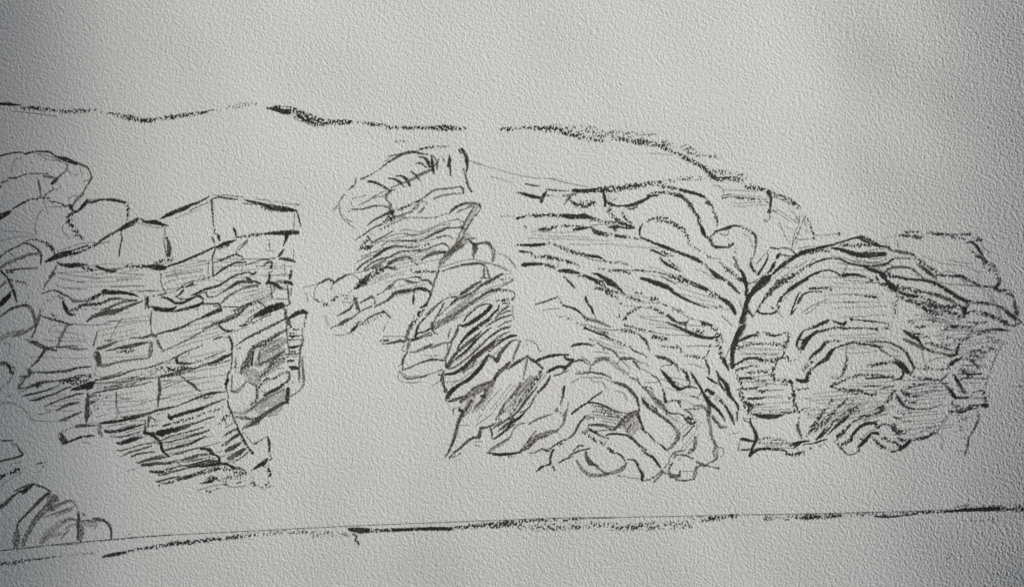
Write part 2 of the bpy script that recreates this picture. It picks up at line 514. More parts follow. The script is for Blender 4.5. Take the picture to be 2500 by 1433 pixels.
b 60 1355,220,14 1450,220,60 1560,240,90 1680,265,100 1760,300,100 1850,340,110 1950,375,110 2060,395,80 2200,395,60 2370,390,50
i 40 1355,220,10 1450,235,40 1560,262,60 1640,285,30
i 20 1740,325,10 1830,370,24 1940,405,14
c 12 2370,395 2500,390
p 7 1690,340 1800,390 1950,445
@block_cliff:boulder_outline
i 30 120,1520,14 260,1460,20 400,1410,26 500,1380,34
k 18 500,1380,30 600,1330,20 660,1290,10
T 380 450 6.25
@block_cliff:boulder_outline
k 26 460,355,44 560,310,30 680,260,26 800,195,14
i 24 100,510,30 240,455,50 330,415,40 430,385,40 500,350,30
g 14 520,400,8 650,340,14 760,290,16 840,255,10
q 9 300,520 450,460 600,410 700,380
k 26 860,230,8 940,195,22 1050,205,34 1150,220,30 1250,230,16
g 14 1000,180,12 1050,160,16 1150,175,14 1330,195,10
g 16 880,165 1000,175
i 60 1350,235,14 1480,270,40 1620,300,44 1750,345,80 1880,370,86 2000,380,76 2120,400,40
b 30 1600,340,14 1750,395,30 1900,410,30 2120,400,20
p 9 1530,215 1600,235 1710,240 1760,280 1820,320
p 8 1810,260 1900,270 2000,300 2190,305
g 9 1320,290 1600,315 1650,340
i 14 2130,390,20 2170,450,22 2200,580,18 2215,635,10
p 8 2120,430 2110,700
p 8 2200,300 2150,330
@block_cliff:crack_line
k 26 855,240,40 865,400,34 880,550,16 885,650,8
k 8 905,680 895,740 950,760
i 36 940,760,14 965,800,50 980,865,10
i 24 855,795,14 885,850,26 905,915,10
i 36 1190,665,20 1215,720,40 1240,800,14
i 40 2000,790,60 1985,850,36 1950,940,8
i 36 1955,990,14 1910,1060,50 1860,1115,14
g 50 165,820,40 200,900,50
@block_cliff:layer_lines
i 30 155,1260,14 300,1215,30 450,1160,36 600,1095,36 750,1030,34 850,980,26 940,945,16
i 44 940,960,30 1030,920,66 1130,880,50 1230,850,14
b 20 960,980 1050,965 1120,925
b 30 1200,810,8 1320,800,40 1440,780,40 1580,765,30 1700,750,30
i 60 1690,750,30 1820,745,60 1950,740,70 2090,735,70 2165,735,60
k 30 920,960,20 890,1040,34 865,1130,26 870,1200,14
k 20 870,1190,20 880,1390,26
k 26 880,1195,14 1000,1160,30 1130,1100,34 1220,1075,26 1320,1100,14
p 10 1320,1100 1340,1150
i 28 890,1400,14 980,1330,30 1100,1250,30 1220,1200,30 1380,1190,16
g 16 1370,1230,14 1500,1190,16 1650,1145,20 1740,1160,10
k 12 1640,1140,10 1820,1130,20
i 44 1880,1135,14 1950,1135,44 2040,1150,50 2120,1180,26
k 14 1540,1250,8 1650,1245,14 1700,1190,20 1780,1180,12
b 40 1775,1180,30 1760,1280,34 1740,1400,40
g 20 1400,850,14 1370,900,44 1300,970,12 1240,1050,16
p 8 1390,850 1240,980 1230,1050
k 20 1730,900,14 1745,970,10
b 30 2100,1250,12 2070,1330,30 2050,1431,34
p 8 1970,1200 1970,1400
p 8 1680,1010 1820,1015
p 8 900,1140 1100,1140 1350,1140 1640,1140
p 8 2110,1000 2105,1150
q 9 1690,850 1760,850
q 7 500,1160 840,1170
q 7 150,1350 420,1300
q 8 250,1370 520,1310 700,1290
q 8 150,1420 480,1350 700,1340
p 8 280,1250 330,1420
p 10 805,1190,16 800,1380,16
q 8 900,1260 1300,1240
q 8 900,1310 1100,1290
q 8 1550,1250 2080,1250
q 8 1320,1180 1320,1400
q 8 1550,1390 2080,1390
T 380 660 6.25
@block_cliff:layer_lines
b 20 200,345,14 330,295,30 420,255,40
i 44 470,250,20 560,210,40
p 10 560,220 640,220
k 20 410,230,8 560,160,14
b 14 560,170,10 700,130,16 860,90,12
i 30 420,310,36 370,360,30 315,405,14
k 16 315,405,14 400,440,20 500,430,14
i 30 535,385,14 640,345,34 760,285,34 900,255,40 1000,215,30
k 30 1000,210,30 1080,160,34 1150,110,34 1250,65,30 1360,40,26 1440,30,14
i 30 1430,25,14 1480,60,34 1530,30,30
i 44 770,350,14 790,395,24 850,410,12 930,390,10
k 26 920,395,14 1040,320,24 1140,260,40 1240,190,50 1340,170,50 1460,180,50
i 34 1385,110,30 1450,145,34
i 24 1480,160,20 1550,180,34 1610,205,14
g 30 980,530,14 1080,420,44 1180,350,34 1300,290,30 1420,250,40 1560,235,44
i 40 90,410,14 180,425,34 280,490,34 340,500,40 430,490,40 550,430,36 640,390,36 700,410,30 730,440,20
k 12 670,380,20 700,345,14 780,325,20
b 14 730,440,20 720,490,20
i 44 265,635,14 400,600,44 520,570,50 640,535,44 720,500,40
k 30 720,510,30 850,510,26 960,510,34 990,560,10
i 60 0,585,60 90,605,60 180,610,60 260,595,50 320,550,8
k 10 870,545,12 1000,555,14 1280,560,10
k 12 640,590 620,600
b 40 1700,210,40 1730,160,50 1750,105,30
i 54 1700,190,40 1780,195,56 1860,240,60 1925,285,40
g 44 1780,190,20 1880,165,40 1980,180,60
i 44 1980,185,40 2060,190,50 2090,225,20
k 16 2010,230,20 2025,340,30 2035,500,16
k 12 2075,240 2065,380
g 12 1950,290 2060,290
g 26 2060,480,16 2040,520,30 1940,555,34
g 16 1840,435 2010,440
g 12 1800,240 1820,300 1780,350
k 14 1750,230,10 1770,300,16 1780,430,18
g 16 1760,370,24 1680,410,20 1560,450,24 1400,510,14
q 8 870,130 950,160 1080,160
q 9 840,345 1000,300 1130,250
q 8 1250,230 1400,230 1540,220
q 8 1400,330 1550,310
q 8 1330,420 1550,370 1640,340
p 8 650,355 700,330
b 40 1200,620,14 1320,560,30 1420,520,50 1500,490,50 1580,490,34 1640,520,26 1680,560,14
g 60 980,800,44 1100,740,90 1230,680,80 1320,600,60 1380,560,40
k 30 960,800,30 1100,760,30 1180,720,26
i 24 1180,740,10 1280,660,24 1350,590,10
i 80 1520,700,20 1600,660,90 1720,600,110 1830,560,110 1915,535,100
b 40 1280,850,10 1400,800,40 1500,730,40 1560,690,30
g 24 1420,740,20 1520,670,30 1650,590,20
b 20 1480,800,20 1600,740,24 1750,670,24
g 40 1940,590,14 1980,600,40 1990,660,40
c 40 1280,700 1450,620 1600,550
i 24 1290,850,8 1360,840,30 1420,810,20
@block_cliff:rock_blocks
k 34 0,990,12 130,945,24 260,915,24 400,870,34 540,790,26 680,730,24
i 60 680,735,20 760,700,50 860,650,60 990,600,64
b 30 280,910 400,870 520,820
g 16 120,1225,16 280,1155,16 430,1090,20 560,1020,24 700,940,20 800,880,20 900,830,24
g 30 720,880,14 850,840,30 960,800,50
i 24 960,830,24 1020,890,30 1100,930,40 1180,910,16
k 10 880,800 950,800
p 8 1140,960 1280,900 1400,860
i 36 1110,985,14 1150,1070,40 1170,1150,40 1165,1210,34
k 16 1160,1210,14 1170,1300,18 1160,1431,12
k 16 260,1345,20 380,1290,24 480,1230,20 600,1190,18 720,1140,10
b 24 880,1060,20 990,1020,30
g 9 1000,1020 1110,1030
b 14 380,1240 460,1250
g 12 0,1431 200,1380 260,1340
i 30 315,1360,40 330,1410,40
k 26 330,1415,30 450,1415,26 560,1420,14
k 50 800,1431,30 920,1390,50 1040,1330,60 1140,1280,30
k 8 770,1340,8 900,1290,16 1060,1225,10
p 8 380,1330 480,1310 520,1240
p 8 740,1350 820,1320
k 34 1230,1150,8 1350,1060,30 1480,990,36 1620,920,40 1760,850,40 1900,780,30 1980,730,30
b 20 1230,1220 1280,1190
@block_cliff:shaded_hollow
g 60 1440,1220,14 1520,1160,60 1620,1120,90 1720,1070,70 1850,980,50 2010,900,40
b 50 1500,1170 1620,1130 1750,1050 1860,980
g 80 1500,1190,40 1470,1260,80 1430,1340,90 1400,1431,90
w 150 1650,1200,60 1780,1150,140 1930,1080,120
w 200 1560,1431,100 1700,1330,200 1900,1250,150
g 34 1600,1230,30 1575,1320,34 1580,1431,20
c 20 1800,1170 1940,1120
c 20 1640,1350 1760,1270 1900,1200
k 26 1740,1420,14 1840,1330,26 1960,1240,20
k 20 1640,1400 1740,1370
@block_cliff:ladder_strata
i 60 2040,730,40 2110,680,60 2190,640,70 2260,630,70 2310,650,40
k 20 2300,660,16 2295,730,20
k 14 2270,760,12 2275,850,8
k 50 1980,640,30 2000,720,50 2040,800,50 2070,870,20
g 24 2000,740,30 2000,900,20 2010,1050,30 2030,1180,30 2050,1280,16
k 24 2060,880,16 2120,905,26 2185,900,14
i 26 2030,950,14 2080,965,26 2130,965,10
i 40 2040,995,14 2090,1010,44 2140,1000,20 2220,995,8
k 12 2030,1060,12 2180,1055,14 2260,1060,8
i 36 2030,1165,14 2100,1175,44 2200,1150,26 2240,1140,20
k 30 2070,1230,14 2120,1240,40
i 16 1990,1275,16 2200,1275,16
k 24 2215,1170,26 2205,1270,34
g 30 2240,870,16 2240,980,20 2250,1060,26 2230,1150,40
k 30 2020,1385,26 2060,1380,34 2115,1380,16
g 40 2210,1320 2210,1431
T 380 860 6.25
@block_cliff:shaded_hollow
g 70 1440,0,70 1420,100,80 1360,200,100 1320,300,70
w 200 1400,300,60 1480,350,200 1520,450,120
i 40 1490,0,30 1480,100,10 1470,160,40 1470,200,30
k 20 1300,310,20 1340,230,24 1390,180,24 1430,220,14
g 14 1430,200,20 1400,280,14 1350,350,14
b 34 1600,370,26 1700,290,40 1760,200,50 1850,130,30 2000,80,14
g 40 1590,200,40 1700,130,30 1900,20,30
w 120 1620,340 1800,200 1960,100
b 24 1580,540 1640,440 1720,400
b 24 1800,410 1900,350 1990,320
g 16 1880,330 2000,290
k 24 2000,295,20 2040,310,30 2045,390,40 2010,450,30
k 30 2010,450,24 1930,490,26
i 40 1940,500,40 1850,560,50 1740,610,46 1660,655,30
k 30 1540,500,14 1545,580,40 1550,700,40
b 20 1550,710,40 1500,760,20 1450,800,10
g 16 1390,440,12 1440,470,16 1520,495,20
g 9 1600,560 1640,600 1720,640
g 60 1160,600,20 1250,590,60 1310,540,50 1390,440,14
c 24 1200,560 1300,470
g 30 1590,440 1590,370
c 50 1230,340,20 1280,320,20
c 12 1600,700 1680,690
c 10 1210,840 1300,820 1380,870
w 60 1190,910,20 1320,930,50 1440,880,50 1560,780,60 1700,690,60
g 30 1400,900,10 1520,810,30 1650,720,24
w 190 1640,800,60 1760,730,200 1900,660,200 2000,610,120
k 14 1700,700,14 1850,620,14 2000,560,10
i 50 2025,560,50 2015,650,60 2010,730,60 2025,775,20
k 50 1400,1140,10 1500,1070,60 1600,1000,70 1720,910,60 1850,830,56 2010,750,50
g 60 1320,1180,14 1430,1100,70 1540,1060,110 1600,1010,60
w 150 1700,960,50 1820,900,120 1900,850,60
k 14 1360,970,14 1430,1010,30 1500,1020,30 1560,990,20
g 50 1210,980,20 1300,1000,50 1400,1010,40
w 120 1500,860,60 1600,880,130 1600,960,80
@block_cliff:ladder_strata
k 16 1990,30 2210,25
k 26 2020,130,14 2060,125,34 2110,125,10
i 50 2040,215,14 2100,240,70 2170,240,34 2195,240,20
k 14 2060,215 2140,215
g 34 2200,30,24 2190,200,20 2190,350,40 2200,480,14
g 30 2240,60,20 2245,200,30 2260,350,34 2260,480,34 2200,580,24 2100,650,14 2040,680,10
c 50 2060,480,50 2150,470,14
g 14 2200,200 2240,250 2250,400
p 9 2000,60 2200,60
p 9 1850,240 1960,245
q 9 1190,240 1340,230
@block_cliff:crack_line
k 20 1165,0,18 1165,150,14 1150,260,14
k 24 1150,270,20 1110,320,30 1095,390,24
i 44 1095,380,10 1100,420,50 1075,490,44 1075,540,20
k 12 1075,540,14 1100,630,16 1105,730,14
i 18 1100,730,14 1110,810,30 1170,940,20 1190,1020,26 1250,1120,20 1260,1180,30 1330,1300,34 1400,1431,24
k 16 1170,350,12 1160,500,18 1150,600,12
p 10 1340,1220 1500,1410
k 20 375,340,16 440,410,20 500,450,26
i 36 500,450,26 570,490,40 620,550,34 690,595,8
b 14 1220,60 1220,300
@block_cliff:strata_lines
k 34 330,110,40 320,150,30 400,175,26 520,180,16
b 14 520,180,14 690,130,24
k 26 680,200,12 800,170,16 900,160,30 1000,110,50 1140,30,24
b 50 140,290,20 250,265,50 380,250,60 460,215,30
k 24 70,380,20 200,350,30 330,305,44 480,250,40 620,240,20 690,200,10
c 40 350,320 480,290 600,250
k 8 180,380 350,340 700,215 900,190 1140,120
q 8 90,560 300,480 400,450
p 8 100,440 200,430
q 8 90,720 300,660 420,640 560,610
q 8 100,510 340,410 620,370
k 24 0,885,26 100,875,24 220,845,20 340,820,16 420,780,20 550,730,26
i 34 550,730,26 660,685,34 760,650,30 860,625,46 960,610,30 1070,600,8
b 26 700,720 780,690 880,660
i 44 205,940,8 210,1000,50 230,1025,20
i 50 210,1000,40 330,965,56 480,920,56 620,880,50 720,850,50
k 34 720,850,44 820,800,40 960,750,24 1070,705,16
b 34 240,1090,16 350,1060,34 460,1030,40 600,990,30 740,930,24
b 20 800,910,20 960,870,20 1020,840,16
c 20 0,950 100,930
c 16 0,1060 120,1020
k 16 110,1130,20 220,1090,24
i 90 60,1230,90 180,1210,80 320,1180,70
k 60 320,1175,70 440,1140,70 560,1090,40
k 20 560,1095,26 700,1050,24 820,1000,24 910,980,10
c 26 740,1110,16 880,1050,16
k 24 170,1300,8 350,1250,18 550,1200,24 730,1145,14
k 26 20,1400,12 200,1370,16 400,1320,24 560,1270,40 700,1230,34 815,1185,30
k 22 320,1431,16 500,1390,24 640,1340,30 770,1275,14
b 40 1020,1010,50 1100,980,50 1160,940,30
c 30 1040,1020 1080,860
g 40 1030,1290,10 1120,1220,40 1210,1180,40
k 30 1090,1380,14 1180,1310,40 1275,1250,34
c 20 950,1110 1020,1080
g 24 1060,1150 1180,1080
k 30 1010,1431,8 1120,1390,16
p 8 80,1350 200,1300
T 240 1000 5
@block_cliff:hatching
k 16 380,1520,8 380,1520,8
k 26 780,200,10 860,180,24
k 20 780,500,14 930,470,24 1100,430,24 1220,370,24 1310,325,10
c 20 870,520 1050,480
k 20 910,550,12 1010,530,24 1130,490,14 1240,465,14
k 34 1000,615,14 1080,600,34 1150,580,40 1230,550,26 1330,540,14
k 20 1080,640 1180,615 1320,590
i 34 1255,475,30 1310,475,30 1370,500,50 1390,540,40 1450,560,16 1480,590,30 1475,630,40
b 16 1355,575,14 1370,610,20
k 34 540,675,30 620,670,44 720,655,36 840,655,34 960,620,14
k 24 500,650,20 580,620,30 700,600,30 820,580,14
k 26 470,640 540,670
k 44 630,760,14 700,760,34 790,755,30
k 24 620,740,8 720,770,16 820,770,14
b 26 790,750,24 860,735,40 900,720,30
g 20 820,730 980,690 1040,680
k 34 735,800,12 830,785,26 900,760,24 1000,735,20 1100,705,24 1220,690,24
k 44 1060,690,20 1130,690,50 1230,660,50 1330,635,50 1440,630,34
i 46 1180,680,10 1280,690,40 1380,675,40 1480,660,36 1570,665,30 1650,710,40
k 44 1650,710,40 1740,720,34 1800,760,20
k 14 970,640 1020,690
i 16 705,880,16 830,850,20 980,815,14
b 34 750,920,14 850,890,30 940,870,34 1000,840,44
k 50 960,850,24 1080,825,50 1180,800,30
b 34 1100,820,40 1250,770,40 1380,740,40 1450,720,24 1600,740,20 1700,770,40 1790,780,40
b 26 1400,750 1500,710 1700,770
i 30 1250,900,10 1340,885,34 1400,870,30
b 50 1300,870,20 1380,840,50 1440,840,34
c 30 1450,860,20 1560,840,20
b 14 1550,880,26 1560,910,26
p 9 1210,985 1280,965 1400,930 1560,910 1600,940 1700,945 1800,930
c 60 1600,820 1740,810
k 16 1690,900 1750,880
b 16 1320,995 1400,995 1460,960
p 9 820,900 700,880
q 8 350,750 500,710
@block_cliff:crack_line
i 24 765,390,20 770,470,30 820,540,14
k 10 820,540 880,570
k 16 1740,360 1890,530
i 30 1830,460,20 1885,530,36
@block_cliff:hatching
g 20 1500,445,10 1600,370,24 1700,310,40
k 50 1560,500,40 1630,470,60 1730,410,34
k 50 1590,600,40 1640,575,56 1720,530,60 1790,480,34
k 16 1640,655,8 1750,585,14 1830,520,14
c 24 1520,330 1670,240
b 20 1530,110,34 1600,60,34 1640,30,20
g 20 1540,100 1570,190
@block_cliff:pebble_outline
i 26 2070,330,14 2090,410,36 2090,520,14
k 10 2095,520 2105,580
i 40 1880,740,10 1950,690,40 2020,650,60 2075,590,14
k 14 2090,620 2120,600 2110,580
b 30 2065,680,8 2090,760,40 2090,830,26
k 20 1880,870,14 1920,920,24
b 16 1870,900 1960,940 2050,950 2120,925
b 20 2080,890,20 2020,950,20
c 30 1860,800 1900,880
c 16 1880,740 1980,700 2060,690
p 9 1880,420 1990,370 2050,330
c 20 1900,440 2000,370
p 8 1790,790 1850,780
T 740 340 5
@pinnacle_rock:cap_outline
k 24 710,485,24 770,460,18 850,420,12 930,370,10 1000,310,20 1080,255,24 1190,195,30
k 36 1190,190,30 1260,165,40 1350,155,30 1440,175,24 1530,185,10
b 20 1370,150,14 1440,120,26 1540,100,20 1700,90,14 1800,85,8
g 10 1040,205 1120,190 1190,180
p 8 1000,270 1100,200 1190,185
b 20 1900,115,10 1935,180,14
i 40 1940,120,30 1985,190,40 2000,260,50 2005,350,26 1990,400,10
k 24 1960,355,10 1985,450,24 2010,540,26 2040,620,20 2080,645,8
i 36 1785,195,14 1790,260,44 1780,320,40
k 24 1795,330,24 1800,400,20 1805,450,10
b 12 1710,210,10 1720,300,16
i 30 800,515,24 860,520,30 950,560,26 1020,600,26 1075,635,14
i 26 1040,475,8 1110,485,20 1180,520,34 1225,580,14
i 34 1145,445,14 1210,450,24 1260,485,40 1310,570,20
k 22 1310,390,14 1370,430,24 1430,505,8
i 34 1410,210,8 1480,225,20 1520,270,40 1550,350,20
k 24 1400,290,26 1450,295,20 1500,340,16
i 40 1570,190,8 1580,270,30 1585,360,40 1600,430,10
k 14 1580,200,12 1640,270,14 1620,310,10
k 14 1480,210 1550,280 1570,300
w 60 1600,300,40 1640,330,40
g 50 1660,240,10 1640,300,20 1640,380,10
g 34 1070,595,14 1170,550,16 1240,525,26 1350,480,40 1450,420,40 1570,375,36
g 14 690,800,8 800,745,14 900,680,14 1020,625,10
g 30 1080,620,30 1130,610,14
k 20 1060,640,24 1020,680,40 1020,740,14 1060,770,12 1080,800,16
g 44 1060,790,30 1060,840,50 1100,880,44
p 8 600,740 620,715 700,705 770,680
p 8 860,715 930,700 1000,695
p 9 590,820 590,760
k 20 585,850,14 680,855,14 760,845,20 860,815,22 940,810,14 1040,830,16
g 16 555,880 585,872
b 10 650,830 660,850
g 30 640,480,20 640,540,10 600,580,30 550,620,10
g 14 510,670,14 440,770,14
w 40 440,790 380,860
g 10 450,820,8 450,880,14 490,970,16 560,1030,10 640,1090,8
g 10 520,975 600,1005
b 24 1110,855,20 1200,850,26 1280,810,20 1350,780,20 1420,745,24
g 16 1420,750,18 1500,770,14 1510,790,10
g 44 1420,760,20 1390,820,44 1340,860,20
g 26 1480,830,14 1450,870,30 1410,900,14
g 20 1440,740,16 1540,660,24 1640,610,24 1740,605,20 1850,590,20 1920,575,16
k 26 1900,575,14 1950,600,26 1955,655,24
g 34 1610,720,26 1700,685,24 1800,670,20 1950,655,10
@pinnacle_rock:wavy_layers
k 24 780,1060,10 860,990,20 940,950,26 1080,880,34
b 60 1100,890,40 1080,960,80 1010,1010,50
g 26 1110,945,14 1200,925,24 1330,880,20
w 40 1110,950,40 1240,950,30
k 20 650,1220,8 760,1150,16 860,1080,20 960,1040,24
g 14 1050,1040,10 1160,1000,14 1260,960,12 1400,955,10 1600,955,8 1750,905,12
k 30 1780,910,14 1850,840,34 1950,790,34 2040,775,24 2120,785,20 2165,810,14 2165,860,10
k 12 2170,830 2160,780
g 16 1870,900,10 1920,870,20 2010,840,16 2060,800,14
w 60 2010,830 2080,800
c 50 840,1160,30 960,1090,50 1100,1040,20
k 20 840,1260,20 940,1210,20 1030,1160,16 1095,1120,8
k 16 790,1180,14 830,1240,20
b 36 700,1320,20 740,1280,30 780,1230,30
b 40 700,1340,24 820,1310,50
p 10 760,1350 880,1280 980,1220 1090,1170 1200,1150 1280,1155 1350,1190
p 10 1190,1120 1260,1100 1420,1130 1560,1080 1700,1020 1900,970
p 12 1240,1155 1400,1170 1520,1120 1640,1060 1800,1030
k 24 1310,1245,8 1430,1230,10 1520,1200,24 1600,1150,30 1680,1120,34 1760,1085,22 1860,1080,14 1960,1075,20
b 30 1930,1050,20 1960,1090,40
k 12 1880,970 1960,1010
k 16 1100,1240,16 1200,1235,16 1300,1240,18 1380,1248,14
g 12 960,1300,8 1030,1250,12 1100,1240,14
k 18 1640,1200,14 1720,1180,16 1790,1185,20 1830,1215,14
i 26 850,1433,16 930,1390,30 1000,1345,34 1080,1310,20 1160,1300,14 1210,1310,16
k 10 1210,1310 1300,1325
b 26 1270,1320,20 1400,1305,24 1530,1280,20
k 16 1420,1370,10 1540,1330,18 1640,1290,18 1720,1270,16 1760,1300,16 1785,1325,10
p 9 700,1433 860,1380 980,1320
q 9 760,1430 820,1390
@pinnacle_rock:slanted_crack
w 70 2120,820,50 2060,920,80 2000,1030,70 1960,1120,50
k 14 2085,820,8 2030,920,14 1970,1030,14 1945,1100,14
k 12 2150,880,8 2060,990,14 2000,1090,14 1960,1160,10
w 140 1990,1200,120 1900,1290,100 1820,1370,70 1770,1433,60
g 40 1960,1190,30 1920,1240,30 1870,1300,60 1800,1380,60
g 24 1920,1130,20 1870,1260,16
k 30 1980,1220,20 2030,1220,24 2060,1270,30 2110,1290,50
k 60 2090,1210,20 2060,1210,20
k 50 2080,1290,20 2100,1340,70 2085,1400,30 2085,1450,20
k 34 2130,1275,24 2220,1260,30 2270,1270,40 2300,1320,30
g 50 2320,1340,40 2330,1400,50 2320,1480,30
T 740 600 5
@pinnacle_rock:wavy_layers
k 24 660,290,24 740,215,20 830,160,24 940,100,30
k 18 740,290,14 860,200,18 970,155,20 1050,140,18 1180,70,18 1280,65,16 1420,50,16
g 14 650,210,8 740,150,14 830,120,14
g 20 760,300,20 900,230,20 1010,170,20
k 24 860,275,24 960,230,20
b 34 620,535,20 660,500,40 740,430,90 830,360,60 930,300,70 1010,260,40
i 40 680,490,40 760,420,60
b 30 860,360,20 940,320,40
k 30 1010,265,26 1060,210,30 1140,160,30 1240,140,30 1300,145,26 1340,200,16
k 16 1010,265,30 1130,270,14
p 10 1060,285 1160,295
b 18 1320,170 1400,220
g 10 1060,230 1160,180 1230,180
c 20 1230,330,20 1330,320,40 1400,325,20
b 26 1380,325 1480,310 1600,310
c 30 1280,300 1330,280
k 40 1440,190,10 1500,130,34 1570,95,44 1650,75,40 1740,80,30
g 24 1740,80,30 1730,120,20
k 14 180,470,10 250,430,30 320,405,30 370,440,24
k 14 370,440,24 365,470,14
b 14 365,480 345,530
k 20 370,465,14 430,415,30 520,360,24
k 18 520,360,24 570,345,14
p 10 560,345 700,320 800,300
p 9 570,350 640,370 680,400
p 9 180,475 140,540 135,650
p 8 0,510 100,485 180,470
b 14 135,650 220,690 300,690
b 14 270,715,30 320,725,14
k 26 340,665,14 380,660,40
b 16 370,630 470,610 540,610
b 14 470,640 550,635
p 10 40,560 60,680
p 8 600,540 550,580
p 9 620,610 600,690 480,680
i 24 620,640,14 660,640,24
k 30 620,640,20 650,690,40 670,760,40 700,810,16
k 26 420,855,8 500,810,24 570,770,26 620,700,14
k 24 340,1005,8 420,970,12 470,950,50 530,910,40 600,880,20 660,830,16
k 12 620,860,14 720,790,12 840,735,16
k 20 705,690,14 780,650,20 830,620,36 870,640,16
k 16 870,640,18 885,720,16
k 22 870,750,14 960,700,24 1060,650,24
k 44 1060,640,30 1120,580,40 1200,560,50 1300,545,44 1350,545,24
i 34 1350,530,20 1420,520,40 1490,535,44 1545,560,24
k 14 1545,560,20 1555,610,14
k 24 900,600,12 980,560,12 1040,500,16 1110,450,14 1170,410,12 1240,405,10
k 24 1040,525,20 1100,480,24
k 24 1255,420,24 1300,440,30 1410,450,10
i 14 1320,385,10 1400,380,14 1450,400,14
k 24 1440,420,14 1520,420,30 1570,460,24 1605,490,14
k 10 1380,480,8 1355,600,10
i 24 1350,600,10 1350,650,36 1345,700,20
k 16 725,950,14 800,880,20 880,840,20 980,805,24
k 36 980,800,30 1020,830,20 1060,870,20 1080,870,8
b 34 600,1040,30 630,1000,30 700,930,34
c 40 720,960,30 800,930,40 900,880,30 960,850,30
b 30 510,1080,14 560,1060,20 600,1040,30
p 9 265,850 320,980
p 8 400,1090 520,1085
c 16 1060,870 1040,930 980,1010 980,1090
p 8 980,1105 1250,1105
k 30 960,1200,10 1050,1190,20 1120,1175,30 1180,1160,36 1230,1175,20
b 14 940,1155 1040,1150
p 8 960,1170 1060,1160
@pinnacle_rock:slanted_crack
g 60 1930,0,70 1850,30,70 1760,120,60 1700,190,70 1660,260,20
g 40 1660,270,14 1640,350,24 1600,450,20
g 30 1600,450,14 1570,560,30 1540,650,24 1500,720,30
k 20 1560,580,14 1530,670,20
b 60 1510,700,30 1460,760,50 1420,830,60 1370,900,50 1310,990,50
g 30 1340,930,20 1300,1030,30 1250,1160,40
g 16 1290,1000 1260,1080
@pinnacle_rock:dark_bands
g 30 1700,310,14 1780,280,20 1880,250,30 2000,225,30 2080,220,30 2160,215,24 2220,245,24
k 14 1930,235,14 2120,210,16 2220,240,14
k 30 2215,260,14 2210,320,30 2210,380,24
k 24 2245,270,14 2260,330,24 2280,380,14
b 16 2180,390 2290,390
p 8 1690,260 1850,210 2000,170 2100,170 2300,220 2450,260 2497,300
p 8 1480,310 1660,320
b 20 1550,325,24 1660,310,14
k 30 2440,340,20 2350,390,34 2260,440,40 2180,480,34
k 36 2170,440,26 2100,470,34 2010,540,40 1930,590,30
k 26 2180,480,20 2080,560,20 1960,620,30 1870,650,30 1800,720,14
g 14 2060,480 1980,540 1900,610
k 14 1870,620,20 1780,630,14 1700,670,14 1620,740,20
g 34 1620,740,20 1560,790,44 1500,850,14
g 16 1720,700,14 1690,760,16 1640,850,16 1600,930,10
k 44 1720,700,14 1690,770,20 1650,840,8
w 60 2150,500,30 2030,640,40 1900,740,40 1760,850,40
g 14 1640,870,14 1760,760,14 1870,680,14
g 30 1600,980,90 1680,940,80 1800,880,60 1880,820,50 1960,760,44 2060,700,34
w 60 1740,930 1860,850 2000,740
g 26 2060,700,20 2150,640,24 2200,600,34 2300,550,30 2400,530,40
k 22 1575,940,30 1580,1010,20 1600,1060,20 1640,1075,10
i 20 1560,810,10 1500,870,16 1440,930,18 1400,990,26 1380,1060,30
i 24 1365,1110,30 1410,1060,14 1480,1050,20 1540,1020,24 1580,990,14
i 30 1365,1110,20 1400,1000,24
g 34 1340,1150,40 1430,1120,30 1500,1090,50 1560,1080,50
k 34 1340,1150,30 1400,1130,40
g 26 1300,1150,44 1290,1220,40 1270,1280,14
g 10 1240,1200 1210,1260 1240,1290
g 40 1300,1300,14 1390,1290,26 1500,1240,40 1600,1230,34 1700,1190,26 1790,1180,14
k 34 1480,1260,8 1550,1210,24 1580,1200,14
k 30 1800,1175,20 1850,1110,30 1880,1040,36 1900,970,20
k 16 1790,1180 1830,1160
g 30 1820,1180,14 1780,1290,30 1740,1370,34
g 20 1270,1300,20 1235,1350,20 1215,1433,22
p 8 1470,1330 1600,1350 1650,1330
k 16 1460,1420,14 1540,1390,16 1620,1385,20 1690,1400,14 1740,1400,12
i 26 1965,920,14 2010,850,20 2080,790,16 2160,730,16 2250,710,14 2290,720,20
i 50 1920,970,20 1980,975,40 2080,920,50 2180,850,50 2260,780,44 2290,740,50
i 24 1885,1250,8 1950,1150,26 2050,1040,30 2160,960,26 2260,890,26 2340,810,24 2380,770,20
k 10 2380,770,14 2390,720,10
k 16 2400,830,12 2350,880,12
g 30 2497,740,30 2440,780,20 2370,830,12
T 920 540 5
@pinnacle_rock:dark_bands
g 44 1530,790,16 1600,760,20 1650,720,34 1675,700,8
b 26 1300,890,14 1380,850,30 1480,840,30 1560,840,20 1640,855,16
g 16 1640,855,16 1680,870,16 1685,930,16
b 34 1450,970,14 1540,965,24 1620,960,40 1680,940,20
i 14 1540,1000,14 1620,1005,10
k 14 1490,1020,10 1490,1070,16 1440,1120,16
k 16 1450,1190,8 1520,1110,14 1610,1040,14
k 22 1520,1135,12 1570,1105,20 1640,1095,14
k 26 1330,1290,8 1420,1230,24 1530,1175,26 1640,1145,16
k 16 1480,1290,8 1560,1240,18 1640,1215,10
k 20 1390,1410,8 1500,1330,20 1560,1300,24 1640,1285,10
k 14 1500,1420,8 1560,1370,14 1620,1350,10
i 30 1390,1480,10 1560,1433,20 1640,1400,36 1710,1395,12
p 8 1660,1030 1660,1130 1680,1200
b 30 1480,690,10 1560,720,14 1640,690,10
g 24 1290,910,14 1200,950,24 1100,1030,20
i 14 1070,1433,20 1200,1330,16 1400,1190,14
p 10 1480,390 1600,440 1700,580
q 9 1560,430 1660,500 1700,560
